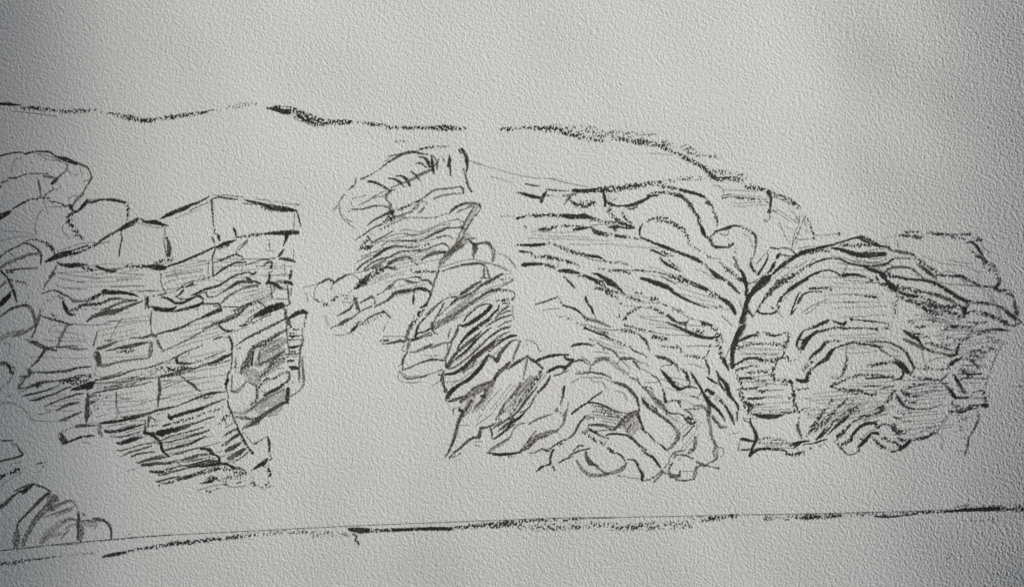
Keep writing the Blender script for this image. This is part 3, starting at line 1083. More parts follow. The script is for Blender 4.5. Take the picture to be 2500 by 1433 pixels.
q 9 1540,650 1640,640
p 9 1250,510 1400,520 1500,560 1640,620
b 12 1720,290 1770,290
T 940 800 5
@pinnacle_rock:dark_bands
i 30 890,240,8 940,170,24 1020,90,30 1130,10,24
k 50 770,470,50 820,380,40 870,310,40 960,230,40 1060,150,40 1170,50,20
i 26 870,370,10 980,290,24 1080,190,30 1180,90,24 1290,0,16
k 18 830,410,14 960,320,20 1080,210,14
k 22 780,500,14 860,475,20 960,400,20 1060,320,20 1170,220,24 1260,130,20 1380,40,20 1510,0,14
i 34 730,570,20 830,560,34 930,510,44 1000,450,44 1060,380,34 1160,300,30
k 50 1020,440,20 1110,360,50 1200,280,50 1330,180,40
k 20 1160,300,20 1280,220,20 1330,180,14
g 60 960,540,30 1030,470,60 1100,400,60
i 44 1270,330,24 1220,400,50 1170,480,50 1100,560,50 1010,640,44 920,690,40 850,740,50 790,800,60 770,850,40
k 30 1270,290,14 1380,200,24 1480,130,26 1600,95,20
g 20 1250,240,14 1380,110,18 1520,50,10
g 14 1210,300 1290,250 1350,170
k 30 1600,145,10 1540,170,24 1470,240,40 1400,330,50 1370,400,50
k 30 1275,345,20 1330,370,36 1360,410,30
k 20 1610,150,10 1660,170,10
g 40 1660,160,14 1630,220,34 1590,310,24 1560,400,20
g 14 980,1030 1060,890
k 18 800,10 770,130
p 14 760,180,14 770,270,20
k 24 740,400,20 755,480,30
g 24 210,520,14 330,475,24 430,430,20 560,395,24 660,390,20 730,400,14
g 22 280,290,14 230,370,26 215,450,20 220,520,12
w 50 190,540,20 240,590,50 290,610,40 400,600,40 500,590,20
k 12 230,580,10 280,625,16 400,610,14 500,590,14
g 16 490,580,14 600,550,16 700,510,12
p 8 180,520 160,620 200,660 350,670 440,655
b 14 630,570 680,575
k 34 720,530,20 690,600,30 690,650,14
k 30 720,600,14 715,680,34 735,750,16
k 50 740,760,50 740,790,20
p 8 580,710 660,660 690,640
p 8 750,660 900,650
p 8 160,470 240,430
k 40 760,840,40 740,870,20
k 22 730,875,14 780,900,20 850,880,40 930,850,30 1010,830,20
g 90 1010,820,60 1100,780,90 1200,730,80 1300,680,80 1340,620,40
k 44 1340,620,40 1400,540,50 1470,480,50 1530,420,30
g 30 1060,750,20 1170,700,40 1290,660,30
k 44 1510,500,24 1600,430,40 1670,390,34 1740,345,20
k 40 1740,350,20 1800,395,40 1870,440,30 1930,500,24
g 30 1740,360,20 1720,480,30 1690,600,14 1700,640,10
w 60 1320,680,40 1280,760,80 1230,850,70 1160,950,60 1080,1020,30
g 40 1240,760,40 1200,870,40 1100,970,30
i 34 1185,830,34 1215,840,34
i 44 915,1000,34 950,1025,40
w 80 1080,830,60 1040,920,90 1000,1010,80 940,1060,60
k 30 1060,880,30 1010,960,40 990,1010,30
k 40 1000,850,40 930,900,40
g 34 950,1040,34 900,1130,34 870,1230,30 850,1320,34 820,1433,24
c 30 830,970 830,1060
p 9 840,990 940,960
p 9 1400,760 1270,900 1190,1010
p 8 1310,1050 1100,1200
p 8 920,1190 1030,1190
g 10 1130,1120 1180,1060
p 8 1720,145 1790,160 1850,200 1890,290 1920,270
b 14 1690,220 1740,210
b 40 1900,530,20 1860,600,30 1790,680,30
b 30 1920,560,14 1820,700,30 1730,800,30
g 40 1650,680,40 1590,800,50 1540,850,40
k 36 2020,590,20 1990,650,30 1940,720,34 1870,790,26
i 20 1820,850,10 1800,920,14 1720,1010,16 1660,1030,10
k 44 1850,730,20 1760,840,34 1690,930,34 1620,1030,20
c 60 1700,800,40 1600,930,80 1530,1040,60
g 30 1560,820,20 1470,920,30 1420,1010,30 1360,1110,24
c 50 1450,1000,40 1390,1100,60
k 24 1640,1000,20 1560,1080,24 1460,1140,24 1380,1200,10
i 40 1710,1030,16 1640,1100,34 1560,1150,34
k 50 1570,1110,30 1480,1190,40 1380,1260,14
g 60 1420,1150,40 1330,1220,26
i 26 1560,1150,26 1480,1240,20 1400,1310,20
k 14 1400,1310,20 1320,1360,14
g 14 1850,820 1760,930
w 120 1600,800,60 1700,720,100 1800,620,60
T 1060 940 6.25
@pinnacle_rock:chevron_outline
g 40 440,450,50 380,560,44 350,680,44 330,780,40 280,880,40 240,990,34 160,1110,14
k 16 440,460,14 360,600,16 330,750,16 270,900,20 200,1060,16
k 30 240,1100,20 320,1020,30 420,940,36 520,850,40 600,800,30
k 50 600,800,30 680,790,60 710,700,50 720,650,30
k 34 700,650,24 780,650,36 870,620,34 940,580,20
k 34 860,660,26 885,740,34 880,820,10
c 24 250,1120 380,1060 420,1020
b 10 350,1160 355,1150
g 10 630,910 690,935
p 8 600,870 720,860
k 40 910,820,14 1010,760,30 1120,670,34 1240,590,20
w 60 840,1020,40 900,970,60 1000,910,50 1130,830,30
g 24 850,1040,20 870,980,20 960,920,20 1080,850,20 1170,790,24
g 24 1170,790,20 1210,680,20 1290,600,26 1390,580,20
g 30 1440,600,20 1550,530,34 1680,480,30 1800,440,14
i 30 820,1030,10 900,1050,34 1000,1060,44 1120,1050,40 1240,1040,34 1320,1010,20
g 130 1330,1010,50 1410,940,90 1490,860,110 1560,800,80 1680,760,90 1780,720,70 1880,700,30
k 24 1320,1005,14 1420,930,20 1520,860,16 1600,800,16 1740,770,16
k 14 1420,880,14 1490,780,16 1555,700,10
k 14 1350,980 1440,960 1550,820
g 36 1880,690,20 1950,620,34 1990,540,44 2000,440,50 2030,370,30
w 40 2040,330 2050,260
g 34 1990,20,40 1970,120,40 1950,220,30 1930,300,20
i 20 1990,20,20 1965,200,20
g 40 1890,350,20 1860,390,50 1900,400,20
c 12 1920,400 1980,480
g 30 1460,1030,24 1540,1030,26 1640,970,24 1700,990,30 1790,960,20
k 24 1650,970,10 1730,1010,30 1770,990,14
k 20 1770,970,14 1870,900,24 1990,830,20
c 30 1830,930 1960,890 2010,860
c 30 1120,1095,20 1250,1090,20
@folded_slope:lower_folds
i 30 1820,985,30 1790,1060,36 1770,1140,30 1780,1190,30
i 30 1780,1200,34 1700,1230,20 1650,1240,30 1610,1280,40 1565,1315,10
i 24 1815,1240,24 1840,1295,20
k 14 2130,1000,10 2200,930,14 2250,915,18 2290,935,14
k 22 2060,1080,20 2130,1040,20 2230,1000,26 2370,970,24
i 24 1900,1190,14 1980,1140,26 2120,1085,10
i 20 2090,450,14 2160,380,20 2250,310,10
g 9 2250,310 2360,260
k 30 2300,490,26 2230,570,34 2180,660,44 2140,740,34 2070,800,30
k 14 2070,800 1990,850
T 860 240 2.5
@ridge_line:ridge_stroke
c 8 0,148 40,148 80,148
b 16 70,148,10 120,158,18 180,165,16 240,180,16 300,180,20 360,182,20 430,180,18 500,182,30 560,180,34 620,182,24 690,185,16
k 5 300,180 420,182
b 24 905,190,16 960,188,24 1040,178,16 1120,180,24
b 26 1120,180,20 1220,190,30 1300,207,34 1380,228,34 1440,245,28 1520,258,20
c 50 1200,180 1320,190 1480,200
c 34 1480,240,34 1600,240,40 1700,250,40 1800,265,40 1900,285,30
b 24 1640,245,14 1700,262,26 1780,270,26 1880,290,24 1940,320,18 2020,350,14
c 16 1500,205 1600,205 1700,212 1830,220
p 4 1740,225 1860,217
c 40 1860,270,30 1960,290,50 2060,320,50 2130,350,30
c 20 2100,350 2180,355 2250,358
b 30 2000,345,20 2060,380,30 2120,410,24 2170,450,30 2200,480,30
k 10 2140,420,6 2180,460,10 2230,505,8
b 26 2150,430 2220,490 2300,490 2370,500
c 30 2150,430 2260,455 2350,465 2420,490
b 26 2400,540,20 2450,550,24 2500,555,20
c 10 2380,515 2440,525
q 4 1820,335 1960,345
c 10 250,265 320,260
@folded_slope:upper_outline
q 4 740,395 840,420 1000,465 1120,485 1250,490
q 4 720,380 800,405
q 4 840,475 980,515
i 10 1055,522,6 1100,530,8 1145,538,6
k 10 1185,555,8 1250,562,10 1320,565,6
i 20 1350,562,20 1420,565,24 1480,558,22
b 34 1480,560,24 1560,555,34 1650,548,36 1720,535,34 1800,525,28 1880,515,20
c 24 1880,515 1960,500 2060,490 2180,488
p 4 1210,490 1330,520 1440,540
T 1220 430 5
@folded_slope:upper_outline
i 34 220,195,8 300,215,36 400,245,44 495,265,30
i 44 575,185,8 550,220,40 520,270,50 510,315,30
c 20 580,230 700,235 820,225
k 20 940,200,8 890,220,30 840,270,30 790,345,8
b 14 770,240 860,230 930,225
b 40 860,280,24 900,330,34 990,350,44 1080,355,50 1150,320,50
c 30 990,320 1080,310 1150,300
i 44 1275,190,10 1275,250,40 1290,300,30 1290,360,34
i 30 1290,290,24 1350,335,34 1420,360,24 1500,365,20 1600,350,30 1680,325,36 1780,280,30 1850,240,24 1930,235,26
k 30 1540,380,14 1640,350,30 1740,310,30 1830,260,20
k 24 1570,400,14 1640,395,26 1680,365,14
b 22 1810,235 1860,210 1960,195 2060,205
b 40 2060,205,30 2150,225,44 2210,245,44 2280,290,40
b 44 2280,290,34 2340,370,50 2370,430,34 2420,490,30 2450,590,34
i 40 2440,580,16 2470,640,44 2497,710,40
b 34 1980,125,26 2080,140,36 2170,150,34
i 34 2200,165,26 2300,190,30 2400,215,26 2497,250,24
c 18 2020,60 2200,45 2350,45 2497,20
b 12 2200,40 2300,45 2350,30
b 12 1930,110 2000,110
b 50 1350,385,34 1350,440,50 1400,500,50 1460,555,40 1540,590,34 1610,610,20
b 24 1500,400,20 1515,470,24 1550,530,24 1610,570,14
p 8 1380,300 1430,265
p 8 1310,235 1370,280
@folded_slope:slope_layers
p 8 0,490 180,490
b 24 215,515,30 330,490,20
b 34 360,470,20 450,480,34 560,475,34 700,480,34 780,480,40
i 60 770,480,34 850,490,70 940,495,50 1040,490,60 1110,510,30
k 30 1000,490,30 1030,465,40 1080,490,30 1190,515,8
b 34 1100,520,34 1200,545,34 1300,560,26 1400,570,20
k 14 1290,560 1400,555 1500,570
b 20 1400,600 1450,600
i 44 1320,620,8 1400,625,34 1480,620,24 1560,635,20 1640,630,24
k 30 1400,640,20 1420,665,30
b 30 1560,600 1640,620
c 30 300,615 400,640 480,640
b 34 500,650,30 560,650,44 640,630,34 720,610,14 800,605,20 900,605,14 1010,615,14
b 30 520,650 600,640 660,620
i 34 905,650,20 960,645,36 1050,630,30 1120,620,10
p 9 1120,600 1240,590 1420,600
k 50 1130,630,20 1170,680,60 1250,700,50 1290,690,20
b 34 1200,690,40 1300,710,44 1400,725,34 1500,735,34 1600,750,24 1700,765,14
b 14 215,835 270,830
i 40 265,840,24 330,840,30 430,840,40 540,830,30
b 14 540,830 620,820 690,835
b 36 680,850,20 780,875,34 850,905,44 920,935,30
i 26 250,915,26 320,925,20 400,935,14
b 40 380,950,20 440,990,30 560,980,30 620,1000,34
b 36 620,990,34 720,1015,36 820,1045,34 900,1060,24 980,1105,20
i 36 290,1085,50 360,1075,44 450,1070,34 520,1075,26
b 44 520,1075,30 600,1085,40 690,1115,24
c 16 280,1050 400,1040
i 50 715,1155,20 800,1155,44 880,1165,50 980,1190,20
i 24 785,1225,8 840,1280,24 880,1320,26 920,1365,10
p 8 710,1040 715,1110
c 14 700,1040 640,1010
b 26 920,935 1050,960
i 34 1050,960,26 1130,975,34 1200,985,34 1245,1005,24
b 14 1245,1005 1310,1045 1400,1050 1480,1050
k 14 1500,1060 1570,1080
p 9 950,940 1100,1010 1300,1040
b 40 960,1215,14 1030,1215,20
i 36 1030,1210,20 1100,1240,40 1170,1270,40 1230,1285,24
b 44 1220,1290,50 1350,1310,60
i 50 1140,1185,8 1200,1200,34 1280,1245,50 1350,1290,70 1420,1340,50 1480,1395,20
b 40 1160,1370,24 1260,1370,44 1360,1400,44 1440,1410,34
b 26 1180,1300 1300,1350
c 26 1200,1120 1320,1140 1400,1150
b 30 1340,1155,20 1440,1150,34 1530,1170,24 1590,1190,14
p 10 1420,1140 1640,1150 1800,1160
b 14 1620,1145 1780,1155 1880,1165
c 14 1500,1320 1600,1370 1660,1400
i 30 1750,580,8 1715,640,30 1710,720,16 1730,760,16
i 34 1720,745,16 1800,780,26 1900,820,26 2000,860,40 2120,905,36 2240,950,26
i 50 2240,950,26 2340,985,34 2400,1015,50 2450,1045,30
i 28 1840,900,8 1870,905,26 1950,940,20 2010,970,14 2120,975,8
b 26 1990,920,30 2060,950,30
i 34 1955,985,8 2000,1045,30 2100,1105,34 2220,1170,10
k 12 2060,1020,8 2120,1075,14 2200,1125,10
i 60 1730,1245,30 1830,1275,50 1930,1310,60 2040,1345,50 2110,1385,20
k 14 1960,1210,8 2050,1260,14 2150,1320,8
k 16 1890,1160,8 1980,1185,16 2060,1210,10
b 40 2060,1215,30 2180,1250,40 2300,1300,40
b 34 2220,1230,16 2300,1290,30 2400,1340,34 2497,1380,34
i 30 2400,1345,20 2497,1380,34
i 34 2080,1390,20 2140,1433,34
@folded_slope:upper_fold
b 30 1810,545,20 1880,515,30 1980,500,34 2060,510,24
b 40 1930,545,20 2040,555,34 2140,590,44 2240,655,44
b 26 2240,655,26 2280,700,26 2310,770,20
c 24 2310,770 2330,850 2400,890 2497,930
T 1240 700 5
@folded_slope:slope_layers
b 34 1200,60,30 1260,100,44 1330,130,24
b 14 1330,130 1350,180 1380,205
i 16 1370,30,30 1430,95,8
b 14 1560,70 1650,90
b 24 1470,125,14 1560,150,26 1640,180,16
b 40 1740,135,40 1790,155,60 1850,180,24
c 44 1870,200,30 1960,250,50 2060,280,50 2150,320,30
b 20 1880,205 1950,240
i 34 1880,0,30 1960,15,26 2010,60,34 2110,115,26
i 18 2110,115,20 2240,180,20 2340,225,14 2440,250,10
b 26 1720,250,16 1800,265,26 1900,330,34 1970,355,34
i 34 1960,350,34 2010,400,34 2090,440,20 2170,430,10
k 14 2090,450 2160,460 2190,430
k 20 2220,380,10 2190,430,20 2170,480,20 2180,520,14
i 40 1940,430,8 2030,470,20 2130,515,34 2230,565,50 2360,610,40 2497,630,30
b 40 2260,520,30 2340,550,50 2440,570,30
b 40 2380,440,44 2430,460,40
c 30 2200,370 2320,410 2400,440
c 20 2230,480 2300,500
b 24 1440,390,20 1410,400,10
b 28 1430,385,14 1460,335,20 1540,285,26 1620,250,24
c 40 1370,300,30 1350,360,40
b 16 1430,470,30 1470,480,14
b 24 1480,480,20 1550,495,20
b 30 1570,520,14 1640,520,30 1700,545,20 1770,550,24
b 60 1770,605,40 1850,620,50 1930,640,44
b 30 1880,720,20 1960,740,34 2080,735,20
b 14 2110,735 2120,790 2190,840
b 24 2180,840,16 2280,855,24 2400,870,26
b 14 2400,870 2440,820 2480,700
i 34 940,500,30 1010,530,20 1110,570,20 1200,600,26 1250,640,14
b 16 1250,640,20 1340,670,14 1420,700,10 1500,730,12
k 14 1500,745,14 1560,790,20 1640,820,14 1700,860,10
i 26 950,115,20 960,170,30 985,220,20 1020,250,26 1040,320,24
p 12 1040,320 1080,390
k 20 340,215,14 430,190,20 540,150,20 610,125,14
g 20 610,125,14 640,170,16 675,220,16
i 24 670,225,14 740,245,24 820,270,26 890,320,20
g 40 890,320,20 940,375,34 1040,405,40 1140,440,40 1250,490,20
b 20 940,385 1100,430
p 9 420,290 540,270 640,265
c 14 580,320 610,360
c 50 650,370,20 760,380,60 850,400,40
c 24 850,440 960,470 1060,480
p 10 1000,480 1140,510 1290,530
k 12 1290,530,10 1440,520,14 1500,530,14 1570,570,10
b 20 1400,545,24 1480,545,20 1560,570,24
c 30 1060,530 1220,560
k 34 1600,580,8 1640,620,26 1690,670,34 1730,775,16
p 8 1050,790 1180,800 1240,820
p 8 1170,740 1300,790 1440,810
@folded_slope:lower_folds
i 30 770,730,10 820,715,24 900,700,30 980,700,24 1035,725,10
p 10 780,710 860,685 960,690
p 9 1040,725 1080,685 1120,685
k 12 1100,690,10 1140,720,12 1180,770,8
k 20 1140,710,10 1210,750,20 1290,780,20 1330,830,24 1360,870,14
p 10 1000,640 1060,670
i 40 365,900,40 430,870,34 540,840,36 640,830,26 745,830,20
i 34 700,860,30 730,885,30 790,895,34
k 40 790,890,34 760,940,44 730,970,34
k 24 790,920,20 860,895,24 920,900,30 970,945,14
p 12 900,850 960,890 1000,920 1005,1000
b 10 1005,990 1020,1030
i 40 490,1035,34 560,1000,40 640,970,30 700,990,50 720,970,30
k 20 700,1010,20 650,1060,16 560,1090,10
k 10 570,1080 650,1060 740,1020
p 9 840,1030 1000,1040
k 24 820,1060,10 920,1055,20 1040,1045,10
g 34 1020,960,20 1070,920,40 1140,880,40 1230,885,30
p 10 1060,870 1150,860 1250,860
w 40 1200,890,30 1290,930,50 1360,1000,40 1460,1060,40
k 20 1370,880,16 1440,880,40 1510,870,20
p 10 1380,860 1480,855
g 10 1380,880 1340,940
k 14 1510,870,14 1620,920,8
k 30 1520,900,14 1570,940,30 1610,1010,12
p 9 1380,890 1460,960 1500,1010
p 8 1620,930 1690,930 1720,980
p 9 1610,1000 1690,1020 1760,1080
k 20 1740,1070,10 1790,1095,20 1840,1130,16 1870,1210,12
k 20 1890,1230,14 1910,1320,22 1930,1410,26
b 14 1930,1410,14 2020,1385,12 2080,1390,20 2110,1430,24
k 20 1060,1040,10 1160,1070,20 1260,1110,10
g 30 980,1040 1140,1060 1240,1100
p 10 760,1180 900,1110 1000,1110 1150,1110 1250,1150 1330,1180
k 40 1290,1160,10 1370,1185,44 1450,1220,40 1510,1280,40 1570,1350,34 1590,1433,20
b 20 1540,1330,30 1570,1350,30
p 9 1020,1130 1060,1165 1150,1160 1200,1230 1230,1260
p 8 1320,1270 1420,1300 1460,1400
i 16 1130,1300,8 1050,1350,16 990,1400,22 1000,1415,16 1140,1430,14
i 8 930,1433 985,1405
k 40 1800,840,10 1860,860,40 1940,880,40 2000,920,44
b 30 2000,920 2050,950 2070,990
c 40 2010,1000,20 2080,1010,50 2150,1030,30
b 30 2070,1000 2170,1040
i 44 1860,1010,8 1920,1070,40 1980,1150,44 2040,1210,40 2090,1245,40 2140,1235,24 2200,1215,20
i 14 2200,1215,20 2260,1222,12 2310,1240,10
i 20 2220,1170,14 2210,1230,14
i 36 2180,1040,14 2190,1100,40 2220,1150,14
k 9 1980,1100 2020,1150 2080,1190
i 34 2230,1040,8 2270,1100,34 2320,1180,26 2370,1270,24 2400,1320,20
k 10 2360,1280 2340,1330
b 20 2250,1335,20 2310,1345,20
i 24 2410,880,10 2430,940,26 2455,1000,24 2460,1060,10
k 12 2430,1030 2460,1070
i 24 2430,1100,10 2497,1150,20
i 34 2430,1250,14 2497,1300,34
i 50 2400,1330,24 2440,1390,50 2497,1450,40
k 8 1880,970 1940,955 2000,955
p 7 1680,1170 1830,1165
p 8 2200,940 2300,960 2400,1000
g 30 1480,1100,14 1560,1130,30 1590,1150,20
k 14 1590,1120,10 1600,1170,16 1650,1220,12 1740,1230,14 1770,1280,10
g 50 1650,1220,20 1760,1320,50 1850,1430,50
i 34 1640,1380,14 1670,1410,40 1700,1440,40
T 1380 940 5
@folded_slope:lower_folds
k 24 450,80,8 370,130,14 300,190,16
i 22 290,205,16 390,220,16 480,250,20 560,295,26
k 20 560,295,24 650,325,14 760,345,8
i 16 280,210,10 180,280,12 90,350,14
c 70 240,380,40 330,390,70
c 60 360,290,60 500,320,90 620,330,90
b 14 370,260 480,270
b 20 540,380 650,390
g 90 860,330,60 780,380,100 700,450,80 640,510,40
w 200 830,400,100 810,500,180 800,580,100
k 30 870,320,14 780,350,20 700,430,14 650,490,20
b 30 760,600,14 780,510,20 840,460,10
k 30 610,530,40 640,500,20
g 44 280,490,20 380,485,34 480,495,44 560,520,50 610,530,40
g 20 360,560 480,550 540,545 600,560
k 16 280,495 400,475 470,490
g 50 220,580,40 260,560,50
i 28 275,515,8 310,550,28 380,585,24 440,620,14 530,650,8
b 34 250,600,20 330,650,34 400,685,34 480,720,20
p 9 480,650 500,690 480,730
i 26 500,610,14 580,595,26 680,600,20 750,615,24 820,655,30 870,700,30 910,745,20
k 14 910,745,16 960,780,10 990,800,8
p 10 860,690 1000,790
i 30 930,790,10 990,835,20 1060,870,30 1110,930,30 1160,1000,24
b 24 520,770,24 560,800,34 590,830,20
k 24 600,830,14 660,840,24 700,880,24 730,930,16
i 34 760,905,14 840,915,20 880,960,34 900,1020,20
i 40 910,1030,24 945,1090,40 940,1160,30
k 44 250,810,16 270,890,50 310,950,54 400,990,24
g 30 390,1000,24 450,1050,24 520,1080,20
g 44 140,920,20 180,990,34 240,1060,44 320,1100,50 420,1100,40 520,1085,40
g 44 520,1080,40 620,1060,50 700,1020,50 750,950,20
p 10 760,940 740,960
g 12 640,1100 780,1130 920,1140
g 14 940,1170,14 1030,1150,16 1120,1100,20 1180,1050,20
g 34 1090,1180,24 1140,1120,30 1180,1080,30
k 30 1170,1040,24 1220,1080,24
k 20 100,800 170,740 230,740
i 40 890,350,30 910,420,36 960,540,16
i 22 920,520,14 950,550,20 1020,600,20 1080,670,16
p 10 1080,670 1160,730
i 26 1165,725,14 1200,755,26 1240,795,16
p 9 1240,795 1280,840
k 24 880,160,20 900,240,24 900,340,20
k 44 950,170,40 975,220,40 1010,260,30
k 30 1010,270,30 1100,330,34 1190,390,30 1280,460,34 1330,510,24
b 30 1000,210,20 1080,270,34 1120,300,20
g 50 1330,510,34 1370,560,50 1380,620,50 1350,690,50 1300,750,34 1250,795,10
g 40 1060,150,34 1130,190,34 1200,270,34 1240,340,20
g 20 1160,180 1240,300 1240,360
k 20 1240,320,14 1300,350,20 1360,345,14 1440,370,20 1480,430,14
b 34 1470,430,20 1540,470,34 1590,500,20
k 14 1560,500,14 1520,560,14 1440,630,12
k 16 1380,620,8 1400,650
i 26 1210,90,14 1215,150,24 1225,210,20
k 16 1230,210,14 1340,185,14 1390,210,24 1410,280,8
g 24 1440,300 1560,290 1650,290
g 30 1560,260,14 1660,250,30 1720,290,30 1750,360,44
g 34 1480,310 1520,340 1560,390
b 40 1500,400 1560,440 1580,490
g 44 1740,240,20 1760,300,60 1750,400,44 1770,500,40 1780,600,34 1800,660,24
k 24 1760,260,20 1770,340,20
g 34 1800,380,30 1850,450,44 1890,500,34 1960,510,20
k 14 1800,400 1860,480 1900,520 1970,520
g 44 1590,640,30 1590,720,50 1570,780,30
b 40 1570,780 1530,810 1500,830
g 20 1800,660,24 1840,740,30 1810,820,24 1840,880,16
k 10 1810,680 1860,760 1850,860
k 24 1860,860,10 1850,900,24 1740,960,14 1690,990,20
g 20 1280,880,10 1340,820,20 1450,800,20
g 24 1350,840,30 1340,880,30
k 16 1380,850,14 1480,860,20 1560,900,14
g 20 1600,930,14 1680,970,34 1780,1000,14 1880,1010,10
g 40 1660,980,14 1600,1010,34 1590,1080,44 1560,1120,14
k 16 1600,1110,8 1560,1150,16 1460,1165,20 1380,1160,20 1320,1120,14
k 44 1260,1050,20 1300,1110,50 1390,1110,40
k 24 1410,1040,8 1390,1100,34
b 34 1300,960,24 1260,1040,24
p 8 1220,1010 1280,900 1320,830
p 8 1200,1020 1280,930
p 8 1870,760 1930,770 1930,850 1890,880
p 8 1440,1050 1560,1055
c 20 1850,1020 1890,1010
@folded_slope:valley_strokes
i 34 1300,0,20 1390,50,34 1450,40,24
i 30 1640,0,14 1680,90,24 1710,130,20
i 44 1710,130,40 1750,200,36 1830,270,40 1910,360,30 1950,435,10
k 14 1700,130 1770,150
b 34 1700,70 1760,70 1800,110
i 34 1750,60,14 1800,110,34
b 24 1840,150,20 1900,200,30 1950,240,24
i 36 1950,240,14 1990,310,34 2030,380,40 2060,470,20
p 10 1850,120 1940,200
i 44 1960,0,40 2000,100,50 2050,180,30 2110,250,24 2115,310,20
i 22 1900,0,20 1950,75,10
i 20 2100,330,20 2100,430,10
@right_mound:block_column
b 24 2140,0,14 2160,80,24 2190,200,14
b 14 2110,60 2200,280
k 34 2200,200,14 2240,240,50 2250,290,30
b 60 2210,210,40 2280,260,60
i 34 2230,160,14 2320,165,34 2440,155,10
b 14 2150,35 2250,40 2350,25
b 20 2380,75 2470,65
b 24 2220,345,10 2320,350,20
i 44 2320,360,30 2400,380,44 2497,375,50
c 10 2380,330 2497,325
b 14 2350,240 2440,240
g 12 2170,380,8 2190,430,12 2260,465,14
i 34 2260,400,10 2265,465,20 2310,540,30 2330,600,40
i 44 2330,600,40 2340,650,44 2310,720,34 2280,790,30 2260,860,40
i 40 2150,655,24 2200,665,44 2260,680,30 2330,685,20
p 14 2150,660 2125,700 2120,800
k 20 2150,790,16 2240,785,24 2300,780,20
i 26 2270,850,34 2320,810,26 2400,775,24 2497,775,34
c 20 2350,650 2497,640
p 7 2010,600 2120,580
T 1660 420 5
@ridge_line:ridge_stroke
b 20 760,160,10 840,170,30 920,185,34
b 14 930,195 1060,215 1090,240
b 26 1120,240,20 1200,280,30 1300,310,30 1380,370,40 1460,440,30
c 34 1160,290 1280,330 1400,400
c 20 1500,490 1560,550
b 20 1560,570,16 1590,640,26 1620,740,26 1630,820,20
c 14 1420,430 1470,520 1510,560
p 10 1500,520 1540,680 1540,750
p 9 1150,310 1250,340 1340,400
c 20 640,70 760,60 830,70
@folded_slope:upper_fold
i 50 1085,245,60 1110,300,34 1110,380,26 1100,440,24 1095,490,34
b 16 1060,465 1110,470 1170,475
b 20 520,315,24 570,310,10
k 10 530,280 620,270
b 14 630,310 720,315 800,320
b 24 780,320 870,325 950,340
c 14 950,340 1070,370
c 18 1060,590 1110,560
c 24 1040,590,30 1050,600,24
k 10 1080,490 1110,560
b 26 0,270,20 20,285,20
i 34 10,210,26 80,235,36 170,255,34 250,280,24
b 34 240,275,34 330,330,20
i 34 335,370,50 350,372,50
i 24 375,400,30 390,402,24
b 24 400,420,14 420,500,24 450,580,26 460,660,16
p 9 400,160 490,175 540,240
k 40 0,290,34 60,330,36 110,380,34 140,430,34 180,490,20
b 26 190,500,20 220,560,30 245,640,30
i 36 250,640,24 285,720,44 310,780,24
b 40 300,790,20 370,820,44 400,880,40
i 30 400,890,20 440,915,34 520,915,24 600,920,16 650,880,10
b 20 560,910 610,890 660,870
k 14 310,770 370,795 430,740
i 34 430,725,16 500,705,24 570,680,34 640,655,24 700,655,20 760,665,14
k 16 560,710,14 640,665,20
b 20 760,680,14 820,705,24 890,740,30
k 24 890,740,24 925,780,30 930,860,26 920,910,8
p 10 920,910 905,1020
p 9 440,740 580,770 590,710
p 8 780,750 860,820 890,920
p 9 380,790 400,750 440,730
b 26 0,660,10 60,710,26 80,760,24 110,840,20
c 30 110,850 180,930 280,970 370,1050
p 8 370,1050 500,1060
@folded_slope:slope_layers
k 30 0,990,20 80,1020,26 130,1040,20
k 44 130,1040,24 200,1070,44 255,1095,30
i 40 330,1160,20 380,1200,34 440,1260,60 500,1290,44 550,1325,20
k 14 560,1300 600,1340 640,1360
k 20 590,1350,14 650,1390,20 690,1433,20
b 14 260,1100 340,1140
p 9 200,1190 300,1220 420,1310
b 34 500,1100,14 560,1170,34 640,1240,40 740,1300,40 800,1340,20
b 20 620,1200 700,1280
b 30 0,1250,20 60,1310,30 160,1350,34
i 30 160,1350,20 260,1390,24 340,1433,30
b 20 0,1330 60,1340
@folded_slope:valley_strokes
b 34 680,930,14 670,1000,20 670,1070,24
g 50 690,1090,24 690,1140,54 720,1180,34
i 44 740,1200,30 780,1260,40 800,1330,40 815,1400,36 820,1440,30
k 12 865,1050,12 870,1110,14
i 34 865,1110,20 885,1170,36 930,1225,14
p 10 940,900 900,1030 870,1080
p 9 850,1160 860,1090
i 24 1075,985,8 1070,1060,20 1020,1150,20 960,1245,34
i 44 1220,990,24 1195,1030,46 1170,1070,10
i 44 1165,1095,14 1140,1140,46 1110,1200,30
k 20 1110,1200,34 1080,1225,20
g 14 1060,1230 940,1320 840,1360
c 14 860,1350 920,1350
i 20 1110,920,14 1150,930,20 1210,940,10
k 14 1230,925,14 1310,930,18 1390,970,14
i 16 1390,975,10 1430,1010,20
k 18 1220,1000,10 1280,1015,20 1360,1030,10
p 9 1080,950 1040,1000 930,1120
p 8 930,1120 1000,1060
g 10 1370,940 1380,870 1440,760 1510,570
g 9 1370,890 1410,720 1450,650 1460,540
p 8 1220,600 1240,680 1340,880
p 8 1330,440 1440,560 1400,580
p 9 1420,870 1440,830 1520,820 1620,810
p 8 1450,930 1560,910 1640,905
p 8 1640,770 1780,770 1930,750
i 16 1950,740,20 1945,780,10
p 8 1310,1050 1330,1020
@right_mound:main_arch
i 60 905,1433,50 960,1370,60 1030,1300,60 1100,1270,40
i 50 1110,1270,14 1180,1200,34 1260,1130,50 1360,1060,50 1460,1000,50 1560,960,50
i 50 1560,960,40 1660,935,36 1760,910,36 1860,890,26
b 34 1540,1000 1660,965 1740,950 1820,970
i 44 1860,925,24 1960,945,40 2060,975,50 2180,1010,60 2320,1010,70 2500,1000,50
i 24 1860,890,20 1960,855,20 2060,825,20 2180,795,24 2270,820,14
